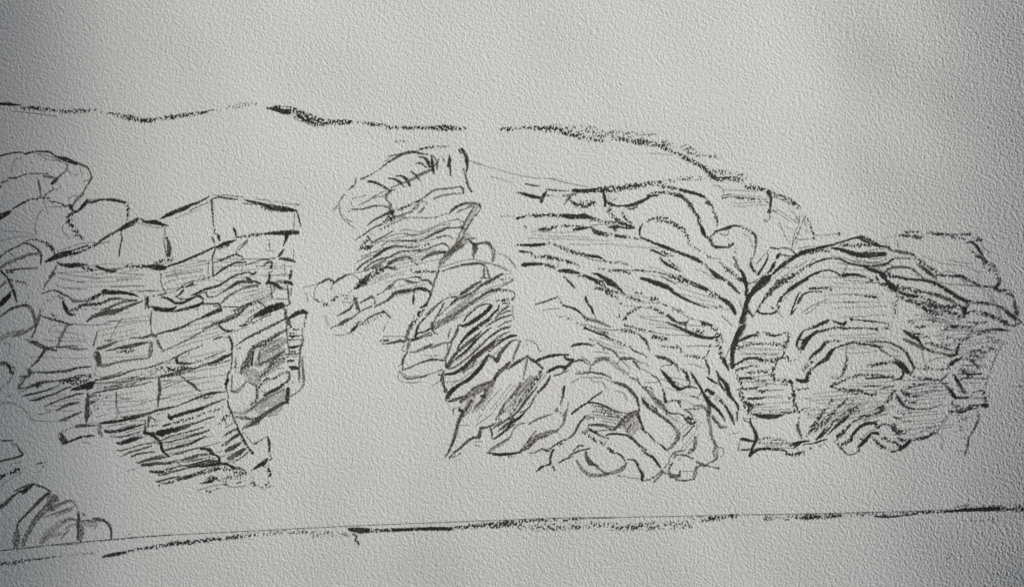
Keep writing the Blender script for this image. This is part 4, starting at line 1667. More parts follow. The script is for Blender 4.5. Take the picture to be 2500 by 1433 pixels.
i 26 2180,805,12 2280,850,24 2380,890,26 2497,910,16
b 30 2200,785,24 2260,800,30 2340,840,24 2440,890,20
b 26 1950,890,14 2060,890,34 2200,890,44 2330,895,20
c 16 2100,890 2200,910
p 8 2230,980 2400,940 2497,940
@right_mound:inner_arches
p 12 1530,1160 1600,1120
i 18 1590,1140,20 1660,1100,20 1760,1065,24 1860,1050,10
p 9 1850,1025 1960,1040 2060,1060 2200,1130
i 20 1880,1055,14 1960,1060,26 2040,1100,20 2140,1130,20 2280,1150,20
b 34 2260,1160,20 2380,1200,34 2497,1260,44
i 20 2230,1140,8 2360,1145,14 2440,1140,14 2497,1125,24
p 12 2040,1110 2030,1170 2000,1230
p 8 1260,1160 1420,1165 1560,1080
b 34 1590,1150,20 1540,1160,24 1460,1210,34
b 60 1460,1210,30 1380,1260,60 1280,1310,60 1200,1350,70
g 70 1240,1320,40 1190,1370,60 1130,1433,40
i 30 1340,1433,40 1420,1370,36 1500,1320,14 1600,1260,26 1660,1235,30 1720,1210,20 1820,1195,16 1900,1220,16 1960,1265,26
p 9 1650,1050 1600,1100
i 30 2000,1260,50 2080,1250,34 2170,1255,34 2260,1280,20
b 20 2260,1280 2340,1320
i 30 2440,1370,16 2500,1365,34
c 10 2320,1350 2440,1360
i 14 1580,1420,14 1650,1412,24
b 14 1660,1415 1820,1410
p 8 1990,1320 2340,1340
T 1640 680 5
@folded_slope:slope_layers
b 30 480,195 580,240
i 44 590,235,34 680,285,50 740,350,50 780,430,30
b 34 380,110,20 480,165,30 560,210,30 600,240,30
i 18 0,160,26 100,220,24 200,270,18 330,320,14 480,365,10
b 14 510,350 620,340
i 44 0,560,10 90,600,30
p 10 620,470 740,570
b 14 620,475 680,510
b 40 540,620,40 460,570,40 400,550,40
b 60 550,690,50 600,690,40
i 30 540,710,26 500,720,30
b 50 550,720,34 580,820,44 600,920,50 640,1000,50
i 34 640,1000,50 660,1050,30 700,1110,14
k 14 600,680,14 630,780,10
i 14 690,60,14 770,130,24 830,180,16
p 9 830,260 870,400
p 9 0,340 100,410 200,470 400,540
k 24 790,0,20 870,40,20
b 24 930,50 1020,50
@folded_slope:valley_strokes
i 40 860,0,34 900,60,34 920,120,34 910,200,34
p 10 640,1000,10 740,780 880,420 920,200
i 44 545,1120,10 580,1200,34 640,1260,40 680,1310,50 690,1380,50 715,1433,40
i 24 570,1230,14 600,1300,26 650,1370,12
i 30 430,1200,10 490,1245,30 560,1280,14
c 20 500,1320 560,1310
i 34 440,1350,14 510,1400,36
@right_mound:main_arch
i 70 1180,0,60 1100,80,60 1000,160,60 940,230,60 910,330,56 890,420,60 860,520,70
i 60 880,580,60 820,660,70 780,760,60 750,860,60 740,960,50 740,1050,50
w 40 900,480,40 860,660,40 820,740,20
i 34 920,350,30 940,400,40 1000,470,8
k 12 1000,450 1040,400 1120,250
w 70 710,1060,50 740,1060,70
i 40 770,1050,20 740,1090,34
@right_mound:inner_arches
g 60 1400,10,50 1300,80,70 1200,160,50 1140,240,44
b 60 1420,20,50 1320,60,50 1240,120,60 1180,200,50
b 24 1140,240,24 1080,330,20 1045,400,20
i 30 1045,390,24 1080,420,24 1160,430,20 1250,420,26 1280,395,20
i 50 1660,0,34 1560,60,40 1480,110,50 1430,140,40
i 30 1430,150,20 1370,200,26 1330,240,30
b 44 1330,240,30 1310,310,44 1290,390,34
p 10 1290,395 1360,480
k 12 1200,330 1280,400
i 26 1575,160,8 1530,220,20 1500,310,16 1470,380,16 1460,440,20
k 14 1470,430,14 1520,360,8
i 20 1830,160,10 1740,155,14 1650,170,18 1590,210,24 1560,270,40 1545,295,30
i 24 1680,125,10 1750,115,26
b 14 1760,125 1880,115 1950,125
b 24 1950,125 1910,180
c 8 1950,180 2200,190 2350,190
b 24 2350,205,14 2440,220,24 2500,235,24
p 8 1800,310 1700,400 1620,440
c 16 2050,300 2160,290 2300,290
p 8 1910,250 1720,330 1590,420
@right_mound:lower_arches
i 34 1910,510,30 1820,550,34 1740,600,20
i 26 1700,615,14 1620,630,14 1570,700,30 1540,760,34 1530,820,20 1560,860,20
b 20 1560,860 1570,890
i 30 1570,740 1600,745
i 60 1600,850,50 1630,770,70 1700,700,44 1770,650,34
k 34 1760,650,24 1850,635,34 1920,620,20
b 30 1920,610,20 2000,600,34 2100,605,34 2300,605,14 2497,610,14
b 30 1700,600 1800,560 1900,540
i 26 1960,510,10 2040,540,24 2100,560,40 2130,530,20
k 12 2080,550 2130,515
b 24 2170,485,10 2200,495,30
i 16 2240,500,6 2380,515,16 2497,525,16
i 34 1680,985,20 1740,920,40 1820,860,44 1870,790,40
b 26 1870,780,30 1960,760,24 2060,760,30
c 9 2060,765 2300,770 2497,770
i 50 1730,1090,16 1820,1020,40 1890,980,60 1940,900,50 1990,850,26
i 20 1990,850,14 2100,810,18 2220,785,18 2340,795,18 2440,810,16 2500,825,30
b 40 1730,1090,20 1680,1150,50 1640,1240,50
i 50 1530,1235,30 1590,1250,50 1660,1245,44
c 60 1560,1150 1640,1080 1720,1010
c 20 1680,980 1700,960
b 20 2140,960,14 2130,1050,30 2110,1130,34 2080,1190,24
p 9 2140,820 2130,950
b 34 2160,1220,14 2240,1200,34 2300,1170,24
b 10 2300,1170 2500,1170
i 20 2370,1215,14 2500,1210,16
b 16 2410,1050 2500,1050
k 6 2370,1310 2500,1308
b 40 1960,1310,44 2040,1270,34 2150,1225,20
b 34 2050,1340,20 2160,1355,34 2280,1365,40 2400,1410,24
k 20 2300,1370 2420,1415
b 40 2440,1430 2497,1400
c 50 1950,1200 2060,1230
@right_mound:block_column
i 34 800,780,10 870,740,34 940,710,40 1010,680,16
i 24 1045,650,24 1070,665,10
b 24 1030,700,44 1050,700,30
k 14 1120,655,8 1210,670,16
i 26 1130,670,10 1190,690,24 1260,695,26 1340,680,20
b 14 1340,670 1430,660
b 36 1425,670,24 1415,740,44 1390,830,40
b 20 1380,840 1370,930 1390,960
b 20 815,850,30 900,820,20 1000,800,20
b 30 1000,800,20 1120,795,24 1250,800,34 1370,810,26
b 14 800,800 820,860
p 9 820,870 900,910 1100,920 1300,915
p 8 860,780 1000,775
i 30 780,1050,20 850,1010,30 930,975,30 1020,970,24 1090,985,34
b 44 1050,970,20 1120,1000,44 1220,1010,44 1320,970,34 1380,950,30
b 20 1410,950,14 1440,990,40
c 14 1450,1000 1470,1060
b 34 1290,1010,14 1250,1090,30 1210,1170,30
b 40 1240,1170,34 1260,1240,44
b 34 1270,1240,20 1350,1245,34 1450,1260,34
b 20 800,1120,24 920,1080,20 1040,1060,20
c 16 900,1070 1100,1060
b 30 930,1150,14 960,1150,30 1010,1150,10
b 24 1040,1140,20 1100,1135,24 1200,1140,14
b 30 790,1130,14 800,1200,30 850,1260,34
i 34 830,1215,24 960,1215,34
b 34 960,1215,30 1050,1235,34 1140,1250,14
p 8 880,1250 1000,1260 1180,1275
b 30 850,1280 850,1380 870,1433
b 14 870,1340 940,1350 1050,1330
k 14 930,1350 1060,1325
b 20 1090,1360,14 1110,1380,24 1180,1355,14
b 20 1460,1270 1480,1400 1490,1433
c 30 1500,1000 1560,950
c 9 1500,1350 1700,1340
T 1800 860 6.25
@right_mound:block_column
b 40 150,935,14 250,950,40 330,960,50
i 70 320,965,30 400,975,70 500,985,76 600,975,60 660,960,40
b 40 650,950,50 740,925,34 800,920,34
b 30 800,920,20 850,900,40 910,880,30
b 60 835,460,20 850,540,40 860,640,60 870,740,60 900,840,60
b 14 870,600 960,570 1080,550
b 20 770,710 830,690
b 16 910,860,20 940,900,14 945,1060,14
k 46 920,1100,40 940,1190,50 970,1260,34 990,1320,14
c 14 310,920 500,905 640,915
b 40 150,780,40 190,850,60 160,920,40
b 12 230,800 380,795
c 14 680,500 800,490
p 8 1000,700 1140,705
p 8 420,490 560,470
@right_mound:hatching
b 60 1060,1260,14 1140,1160,60 1200,1080,60 1260,970,44 1330,880,44
b 40 1380,850,10 1430,750,44 1460,720,14
b 70 1180,1190,30 1270,1110,70 1370,1040,60 1420,970,54 1500,890,40
b 30 1520,870,20 1600,790,34 1680,710,20
i 60 1210,1330,20 1290,1260,60 1350,1190,60
b 60 1370,1190,40 1450,1090,56 1540,1020,40
i 50 1390,1250,8 1480,1160,30 1570,1080,56 1650,1010,60 1710,960,14
b 24 1710,960,20 1780,880,14 1840,840,10
b 24 1600,960 1720,880 1840,820
b 24 1790,940 1850,900
c 30 940,900 1050,860 1180,840
c 40 1060,960 1160,900 1220,850
c 24 980,830 1040,790
b 60 1520,1330,30 1570,1260,70 1640,1190,60 1720,1100,40
k 34 1770,1060,24 1850,1020,34 1930,970,34 1990,970,24
i 44 1960,975,14 2010,950,24 2000,970,14
k 34 1980,980,14 2080,950,24 2160,920,40 2220,880,50 2225,830,50
b 30 2100,870,14 2180,840,34 2230,820,24
k 16 1955,1010,16 1960,1065,10
i 44 1740,1340,40 1760,1270,44 1820,1190,44 1900,1120,44 2000,1080,50 2070,1080,40 2150,1040,16
b 50 1740,1330,40 1680,1380,60 1600,1410,50
b 30 1480,1380,20 1560,1410,40
k 14 1040,1350 1110,1350
i 26 1050,1385,14 1080,1400,14 1170,1385,14 1260,1355,30 1370,1325,12
i 30 1065,1345,10 980,1370,34 900,1395,30 780,1433,10
p 8 1250,1433 1340,1385
@right_mound:lower_arches
b 14 1440,530 1560,570 1700,610 1850,640
b 16 2000,650 2080,640 2120,600
c 14 2000,720 2100,680
i 24 2200,555,8 2250,540,24 2300,525,14 2390,515,8
k 10 1940,525,6 2060,512,10 2190,515,6
i 34 1975,400,8 2080,385,24 2200,380,34 2320,380,24 2400,390,8
b 24 1980,340 2160,345
b 20 2060,350 2380,365
c 14 1960,230 2080,235
T 1800 940 5
@right_mound:base_edge
b 20 180,800,30 250,790,34 360,775,24 480,790,24 560,790,20
b 40 580,800,14 640,850,50 720,850,44 790,820,30
c 34 280,660 380,650 520,655
b 24 520,655,14 570,690,24 630,720,26
i 20 640,720,10 720,700,16 800,690,30 850,680,14
i 30 700,755,20 770,710,30
c 12 260,700 540,705
b 14 790,720 830,715
p 9 820,790 820,850
i 14 900,765,14 902,775,14
k 24 1265,760,30 1290,790,24 1340,840,16 1390,850,16 1450,830,14 1490,800,26
k 20 1490,800,20 1485,740,20
i 44 1500,740,40 1560,680,44 1630,600,34 1660,580,30 1720,590,34
b 34 1720,590,34 1790,640,34 1870,680,24 1940,700,20
i 40 1940,700,14 1980,745,44 1995,770,20
i 50 1995,785,40 2060,730,50 2110,680,44
b 40 1660,640,14 1720,710,34 1790,760,30
c 40 1780,750 1850,790 1900,810
b 34 1900,820,30 1960,790,20
b 30 1960,630,20 2030,680,34 2090,690,30
b 34 2110,690,24 2180,650,34 2280,650,34 2380,590,34 2430,580,20
p 8 1540,640 1600,570 1680,540
b 40 1680,480,40 1720,510,50 1760,480,24 1840,475,24
b 44 1840,475,24 1920,490,50
b 60 1890,510,30 1940,560,60 2000,570,40
c 30 2000,550 2060,540 2130,540
b 12 1930,600 2060,590
b 14 1480,640 1560,680
@right_mound:right_details
b 34 1830,210,20 1870,160,40 1890,110,30
i 24 1920,70,30 1930,72,30
i 30 1945,110,14 1975,170,34 2030,240,36 2090,275,24 2170,290,10
k 12 2050,285 2200,292 2340,290 2420,265 2490,230
b 40 2000,50,20 2050,90,44 2110,125,44 2190,130,30 2250,125,14
c 20 2250,125 2280,90 2350,80
b 24 2060,190,20 2110,200,40 2180,210,20
b 34 1950,315,20 2010,335,34 2060,335,14
c 24 2060,335 2140,335
i 14 1905,385,10 1950,405,16 2000,420,10
p 8 2010,440 2130,435
p 9 1800,210 1920,70
c 16 2300,540 2430,510
p 8 2240,570 2330,525 2440,500
p 8 2060,15 2200,15
b 20 2040,20 2120,20
p 8 2050,45 2180,48
T 2060 540 5.682
@right_mound:top_slab
b 34 700,190,14 780,190,24 850,205,34 920,200,16
b 30 865,150,30 940,150,24 1030,150,20
b 34 1130,160,20 1200,165,34 1300,175,40 1420,180,34 1540,180,20
b 20 1540,180,14 1660,175,24 1780,180,20
b 30 980,210,50 1060,215,50
c 44 1060,210 1150,230
b 20 1480,215,20 1600,235,20 1680,250,20
b 20 1690,290,10 1760,280,24
c 16 600,220 900,215 1400,220
b 24 1780,180 1860,220 1910,265
i 30 1880,255,20 1905,265,30
b 24 1740,290 1860,260
i 34 1790,300,34 1840,340,44 1880,400,30 1930,480,16
k 10 1880,390 1920,430 1930,480
b 34 1740,380,10 1800,440,30 1870,485,50 1930,500,40
b 44 1930,500,40 2000,580,34 2080,610,30
b 34 2080,620,40 2110,690,44 2140,780,30
g 16 1930,540,34 1950,610,20 1955,660,8
k 34 2180,780,14 2165,820,30 2165,860,40 2110,910,50
p 8 1910,280 1940,360 2040,440
p 8 1480,530 1560,560 1800,590
p 8 570,240 590,310 640,380
p 9 740,260 760,320 750,380
b 20 2040,640 2030,690
q 8 1100,480 1250,540 1400,590 1600,610 1760,650 1870,700 1940,710
q 8 1870,700 1875,830
@right_mound:slab_lines
i 24 480,345,20 540,350,24
b 34 530,345,20 600,360,34 650,385,30
k 50 650,400,20 740,415,34 830,430,44 900,450,30
b 44 880,440,30 970,480,40
b 40 980,500,50 1060,550,44 1130,600,30
k 50 1020,600,14 1110,650,50 1180,710,54 1250,760,34 1300,800,10
b 50 1160,620,14 1220,650,44 1280,700,40
c 24 1300,710 1440,740
b 20 1260,745,20 1380,750,24 1480,750,24
i 40 1480,760,14 1540,760,40 1620,755,34 1700,790,34
b 44 1690,790,30 1780,840,44 1900,880,44 2020,910,40 2110,930,50
b 50 2110,940,40 2200,960,50 2290,990,50 2340,1020,40
k 24 2340,1020,30 2365,1080,20 2375,1130,26
k 60 2370,1120,24 2390,1200,50 2405,1270,60 2405,1300,40
k 30 260,615,12 400,620,14 520,605,20 580,600,34 660,540,26 720,510,24 800,510,14 920,515,14
k 34 580,695,20 640,655,34 740,635,34 850,635,30 940,655,24 1000,700,20
g 30 990,690,24 1060,750,34 1110,795,10
i 46 290,630,30 400,680,44 500,710,40 560,740,50
b 70 520,730,40 600,740,80 680,745,50
b 34 650,770,24 760,775,34 860,795,30
i 34 850,795,26 1000,810,30 1130,820,34 1250,850,36
i 46 1250,850,36 1350,900,46 1480,980,50 1600,1060,50 1720,1110,46
i 30 530,750,40 600,820,40 650,880,60
i 80 620,850,60 660,900,90 720,950,60
b 60 700,890,50 800,920,50 920,945,60 1050,975,60
b 50 1080,970,14 1200,1000,44 1300,1020,50
k 50 1290,1010,40 1400,1060,50 1500,1100,50 1540,1130,20
i 44 720,950,24 820,1000,40 920,1030,50 1020,1040,34
b 40 1020,1040,34 1150,1075,34 1260,1120,34
b 60 760,1040,34 860,1090,50 980,1120,40 1080,1160,50
b 70 1090,1180,40 1170,1240,50 1280,1270,50 1370,1285,14
i 40 1090,1190,10 1160,1250,34
b 70 1060,1130,40 1250,1170,60 1450,1190,60 1560,1160,60
b 44 1540,1130,20 1620,1180,50 1700,1210,40
b 50 1380,1230,20 1480,1270,60 1600,1310,50 1690,1330,40
i 30 1650,1210,20 1680,1250,60 1675,1300,24
k 16 1700,1190,30 1730,1160,30 1700,1140,20
b 24 1730,1110,30 1850,1120,34 2000,1140,34
k 30 1990,1140,24 2110,1165,20 2210,1200,34 2280,1260,44
i 50 2270,1260,34 2350,1320,50 2420,1370,34 2470,1400,14
b 60 1700,1280,30 1820,1260,50 1960,1280,50 2060,1320,60
b 50 2060,1320,50 2160,1350,50 2250,1400,50
k 10 2130,1170 2160,1230 2190,1330
p 9 2020,960 2100,1110 2140,1190
b 24 740,1000,14 730,1100,20 715,1250,24 705,1320,20
b 10 660,1130 700,1140
b 24 500,870,14 560,880,40 600,885,20
c 40 320,790 400,820
p 9 300,850 480,850
b 24 450,770 470,810 500,860
p 9 560,930 680,980 740,1000
b 16 270,1025,14 360,1045,16 480,1060,16
p 8 0,1120 200,1125
p 9 1100,780 1250,820 1450,870 1640,880 1820,890
p 9 1640,800 1720,890 1860,900 1980,980 2080,1140
p 8 1400,690 1500,700 1560,730
i 14 1250,890,16 1255,895,10
k 16 270,1375,8 400,1385,16 560,1410,16 630,1418,8
i 30 80,1345,10 120,1360,30
p 8 330,570 500,560 620,510
p 8 180,480 450,520 600,480
p 8 620,590 720,630
T 2100 740 6.25
@right_mound:right_details
b 20 70,385,20 230,385,20 300,385,14
i 14 245,400,30 265,410,30
b 50 350,385,20 440,370,50
b 50 970,50,30 1020,110,50 1130,140,40 1250,165,24
b 60 1310,150,20 1390,140,60 1480,160,40
b 44 1500,190,14 1600,215,50
i 34 1600,100,50 1595,150,40
c 60 760,280,60 850,310,60
b 34 860,360 980,360
b 20 930,245 980,235
b 16 1000,255 1120,245 1130,290
b 20 1650,290 1800,295
b 16 1340,345,8 1420,345,16 1580,335,14
i 50 1410,355,40 1470,365,30
b 50 1500,375,40 1620,365,40
b 30 1650,380 1720,360
b 30 1310,380 1360,370
b 14 1780,300 1780,330 1860,290 1950,290
b 24 1660,425,16 1800,430,20 1920,430,20
i 40 1920,405,14 2030,400,24 2130,400,36 2230,410,20 2280,430,10
b 20 1970,425 2030,425
b 20 2250,340,14 2350,330,24
g 24 2290,335,14 2360,345,34 2400,310,20 2460,300,20
b 40 2170,270,30 2240,310,40
i 60 670,420,30 730,455,60 810,510,60 880,545,44
i 34 880,545,40 930,620,34 980,680,24
b 34 800,440,14 860,470,34 960,480,24
b 14 880,515 1060,520
c 30 880,500 1040,510
k 50 670,545,20 740,575,40 830,620,50 900,650,50 980,690,40
b 40 980,690,40 1070,720,40 1160,750,30 1270,760,20
b 44 1000,610,20 1100,620,34 1200,655,40 1300,690,40
b 34 1300,690,30 1380,710,24 1460,740,30
k 50 1270,765,24 1360,795,50 1440,800,40
i 44 1470,780,40 1490,720,40 1500,660,34
b 34 1500,660,34 1540,590,20
b 24 1590,560,24 1640,530,24 1700,505,14
b 24 1740,460 1860,470
b 14 1620,480 1750,460
b 16 1210,480 1290,470
b 40 1300,520,20 1390,525,44
b 44 1410,550,34 1500,560,34 1560,565,20
b 40 1250,610,40 1280,605,20
b 30 1320,630 1360,625
k 14 2050,570,14 2120,555,10
p 9 2120,560 2200,600
b 14 1930,500 2030,530
b 16 1970,570 2080,600
p 8 2080,590 2170,630 2240,610
p 8 2160,650 2120,730 2020,950 1920,1250
c 14 2110,740 1980,1020 1900,1300
b 16 1740,720 1860,705
b 20 1870,665 2030,665
b 14 1970,680 2120,730
b 24 1660,750 1780,750 1920,760
b 24 1690,800 1800,810 1900,820
b 30 1600,780,30 1560,810,40
p 9 860,660 930,700 970,860 990,900
p 9 990,930 1130,850 1290,825
b 20 980,940 1060,980
b 16 840,990,14 960,1000,20 1080,1005,14 1260,1010,20 1370,1000,10
b 20 1050,1020 1070,1020
i 30 1340,980,14 1400,920,44 1480,870,50 1550,830,24
c 10 1300,970 1400,880 1500,830
b 34 1650,845,14 1720,880,30
k 40 1710,880,40 1770,940,34 1830,1010,10
b 14 1530,1000,20 1590,1040,50 1640,1070,30
i 34 1640,1090,40 1740,1080,30 1850,1075,24
k 6 1500,1078 1650,1078
c 8 1400,940 1500,930
c 8 1400,990 1650,1000
b 16 1350,1060,20 1300,1130,20
g 34 1350,1060,14 1300,1120,34 1240,1180,34
i 50 1430,1090,14 1470,1150,50 1510,1220,44 1560,1310,50 1605,1370,44
b 24 1540,1340 1600,1380
b 44 880,1130,20 960,1150,50 1080,1165,44 1200,1165,24
b 14 760,1100 830,1130
b 24 720,1280,24 820,1285,20
b 24 810,1240,40 840,1240,30
b 20 860,1250 980,1230
b 10 1250,1225 1350,1222
p 8 1220,1210 1100,1330
b 40 1320,1280,20 1390,1320,60
i 44 1370,1350,30 1430,1410,60
c 14 1750,1100 1980,1170
b 40 1560,1160 1700,1130
b 30 1700,1390 1800,1340 1900,1340
@right_mound:lower_arches
i 26 160,590,8 260,583,20 400,590,20 480,610,20
i 24 480,610,20 580,660,24 660,710,24 720,770,26
i 34 720,770,26 770,870,34 820,970,34 835,990,20
k 14 830,990,14 790,1060,24 775,1080,8
i 18 0,625,16 140,630,16 260,655,26 350,670,10
k 18 280,670,20 350,720,24 430,780,16 470,800,10
p 9 470,800 630,805
p 9 430,640 500,700 600,740
i 16 510,840,10 590,880,24 680,915,10
i 70 600,900,20 660,950,60 700,1010,70 740,1060,50
i 34 560,910,40 620,970,40 660,1030,40 655,1090,34 620,1150,24 510,1170,8
b 50 150,945,14 250,935,34 350,920,50 450,895,44 560,905,40
b 24 580,1150 640,1160
T 2100 880 3.64
@right_mound:right_details
i 40 770,230,10 810,270,20 850,330,24
i 24 850,330,20 900,328,14 970,325,10
c 20 960,320 1020,290 1100,290
b 14 1110,260 1100,300
b 20 1105,310 1120,340 1120,370
p 6 860,340 1100,330
i 30 1090,395,30 1125,400,40
b 20 980,400,16 1040,405,24 1090,400,20
b 20 880,440,14 960,420,20 1020,400,14
i 34 860,450,10 900,460,26 950,440,14 1040,420,8
k 12 825,350 830,400 880,440
c 30 850,400 930,430
b 20 790,440,20 820,455,20
c 40 820,470 880,510 890,560
g 20 1062,480,14 1050,530,20 1020,600,12
k 12 1050,540,10 1010,620,12 965,690,6
i 16 965,700,8 962,740,16 955,780,8
i 14 950,790,8 935,834,14
p 5 820,460 700,610 690,640
p 5 790,470 720,560
p 5 690,640 740,700 725,790
p 5 1050,440 1050,480
c 20 950,500 900,600
i 6 1424,225,6 1428,228,6
T 400 1180 1.3236
@shore_line:shore_stroke
b 12 0,200,10 40,195,14 90,190,14 150,182,10 220,174,12 300,165,8
c 12 300,165 380,158 460,155
c 18 480,165 540,162 600,168
p 2.4 0,168 300,153 600,138 900,126 1300,112 1456,110
i 14 600,148,10 630,152,20 660,152,15
b 9 660,153,10 740,152,10
i 8 740,151,10 840,147,11 930,146,11
b 10 840,147,10 940,147,10
b 16 950,142,10 1040,136,16 1100,132,18 1150,128,16
b 10 1140,122,8 1200,119,8 1270,117,8
c 30 1150,140,14 1200,142,24 1260,140,24 1340,140,16
b 8 1290,120,6 1345,113,8
c 16 1330,135 1400,138 1456,142
i 8 612,164,4 624,172,6 618,182,4 627,190,7 629,197,8
T 1400 1180 1.3236
@shore_line:shore_stroke
p 2.4 0,115 200,109 400,105 530,102 730,99 900,95 1100,90 1200,86
c 24 60,135 200,140 380,130
b 12 150,145 200,140 220,135
c 18 380,118 460,110 530,105
b 8 440,115 530,104
c 18 620,112 720,110 800,105
b 12 720,112,8 800,107,12 870,103,10
c 14 870,100 960,100 1000,98
i 7 975,107,5 1020,108,7 1060,104,4 1110,99,3
c 12 1000,100 1100,96
b 6 1100,95,6 1200,90,8 1240,88,8
i 12 1200,92,5 1260,86,10 1320,84,13 1380,82,12
b 16 1370,82,14 1456,82,14
c 20 1240,80 1456,78
c 10 1290,120 1380,122
q 3 1228,225 1215,240 1205,245
T 0 0 1
@block_cliff:strata_lines
H q 1.6 6 135,655 345,640 380,690 150,700
H q 1.6 6 400,650 520,630 525,690 400,705
H q 1.5 5 530,640 640,625 650,680 540,690
H q 1.6 6 60,965 210,930 205,1000 100,1000
H q 1.6 7 225,940 380,905 385,925 230,960
H q 1.6 6 235,965 380,950 380,1005 235,1025
H q 1.6 5 395,890 560,845 560,905 400,930
H q 1.6 5 395,920 545,895 550,950 400,975
H p 1.6 6 285,1045 355,1030 360,1060 300,1080
H p 1.6 6 300,1085 520,1040 580,1120 400,1175
H q 1.6 5 560,720 700,690 700,720 560,760
H q 1.6 5 240,770 370,755 370,800 240,830
H q 1.5 4 110,800 230,820 225,840 105,845
H q 1.6 5 420,800 560,770 560,810 420,850
H q 1.6 4 640,640 700,640 705,680 650,690
@block_cliff:shaded_hollow
H q 2.0 6 615,860 700,815 710,900 620,950
H q 2.2 5 610,870 700,830 705,930 640,955
@pinnacle_rock:wavy_layers
H q 1.8 6 885,600 1110,545 1100,610 880,665
H q 1.7 4 880,620 1060,585 1090,620 890,670
H q 1.8 5 870,690 960,650 1010,660 880,700
H q 1.6 4 930,690 1050,665 1050,700 940,730
@pinnacle_rock:dark_bands
H q 1.8 5 1085,900 1250,780 1270,830 1100,940
H q 1.8 5 1090,720 1240,680 1240,700 1090,790
H q 1.8 6 1190,1000 1280,900 1320,920 1230,1050
H q 1.8 5 1200,1030 1320,900 1340,905 1215,1060
@folded_slope:lower_folds
H p 1.8 7 1440,985 1520,1000 1540,1045 1430,1030
H q 1.7 5 1560,960 1640,1000 1680,1040 1620,1010
H q 1.7 5 1620,1080 1700,1010 1720,1030 1640,1140
H q 1.6 4 1590,900 1700,930 1740,1000 1640,960
@folded_slope:slope_layers
H q 1.7 4 1280,560 1440,565 1600,600 1290,590
H q 1.7 5 1470,700 1600,730 1720,790 1560,780
H q 1.7 5 1560,640 1700,690 1790,760 1640,720
H q 1.7 4 1390,770 1520,830 1560,860 1430,820
H p 1.6 4 1520,760 1660,790 1740,840 1600,830
@folded_slope:upper_fold
H q 1.6 5 1750,460 1880,470 1880,500 1770,500
H q 1.5 5 1850,470 1950,540 1960,600 1940,600
@right_mound:inner_arches
H q 1.7 8 1990,650 2190,660 2190,760 2010,770
H q 1.7 4 1860,700 1930,640 1990,640 1900,740
H p 1.6 4 2060,625 2180,650 2160,655 2040,640
@right_mound:block_column
H q 1.6 6 1800,850 1910,845 1920,880 1805,885
H q 1.8 7 1805,905 1890,895 1930,1000 1825,1010
H q 1.7 7 1810,920 1930,920 1940,1010 1820,1020
H p 1.5 4 1850,1075 1920,1075 1950,1090 1850,1092
@right_mound:hatching
H q 1.8 9 1950,960 2110,950 2130,1010 1960,1030
H q 1.9 6 1960,1070 2060,970 2120,980 1990,1070
H q 1.8 8 2050,990 2200,960 2200,1000 2060,1040
@right_mound:lower_arches
H q 1.7 7 2060,905 2200,900 2200,955 2070,960
H q 1.6 6 2000,820 2180,810 2180,850 2060,860
@right_mound:right_details
H q 1.8 12 2180,960 2330,950 2330,1050 2200,1070
H p 1.8 6 2200,930 2320,925 2330,950 2220,965
H q 1.8 8 2330,860 2420,850 2410,930 2340,930
H q 1.9 9 2225,780 2450,790 2440,830 2270,860
H p 1.8 6 2310,850 2420,855 2410,920 2340,910
H q 1.8 5 2330,1000 2400,980 2370,1090 2330,1090
@right_mound:slab_lines
H p 2.0 8 2200,725 2350,755 2340,795 2230,770
"""

# ---------------------------------------------------------------- pen, brush and pencil marks
LABELS = {
 "ridge_line": "broken dry brush ridge line across the top of the drawing",
 "arch_rock": "rounded rock arch with stacked boulders at the left edge",
 "block_cliff": "tall cliff of cracked blocks and thin layers left of the gap",
 "low_mound": "small curved mound in brown wash at the lower left corner",
 "pinnacle_rock": "leaning rock pinnacle with wavy layers in the middle",
 "folded_slope": "long folded rock slope falling towards the V shaped valley",
 "right_mound": "domed rock mound of nested arches right of the V shaped valley",
 "shore_line": "straight pencil and dry brush shore line along the bottom"}
COLR = {'i': (0.030, 0.028, 0.025), 'k': (0.052, 0.046, 0.037), 'g': (0.075, 0.066, 0.050), 'w': (0.13, 0.11, 0.080),
        'b': (0.026, 0.025, 0.024), 'c': (0.040, 0.039, 0.038), 'p': (0.060, 0.061, 0.062), 'q': (0.085, 0.086, 0.087)}
OPAC = {'i': 0.95, 'k': 0.82, 'g': 0.62, 'w': 0.30, 'b': 0.90, 'c': 0.70, 'p': 0.70, 'q': 0.48}
DARK = 1.0

def smoothpath(P):
    """Catmull-Rom through the traced points, (x, y, width)"""
    if len(P) < 3:
        return P
    out = []
    Q = [2 * P[0] - P[1]] + list(P) + [2 * P[-1] - P[-2]]
    for k in range(1, len(Q) - 2):
        p0, p1, p2, p3 = Q[k - 1], Q[k], Q[k + 1], Q[k + 2]
        n = max(2, int(np.hypot(*(p2 - p1)[:2]) / 7))
        for t in np.arange(n) / n:
            c = 0.5 * (2 * p1 + (p2 - p0) * t + (2 * p0 - 5 * p1 + 4 * p2 - p3) * t * t + (3 * p1 - p0 - 3 * p2 + p3) * t ** 3)
            c[2] = p1[2] + (p2[2] - p1[2]) * t
            out.append(c)
    out.append(P[-1])
    return np.array(out)

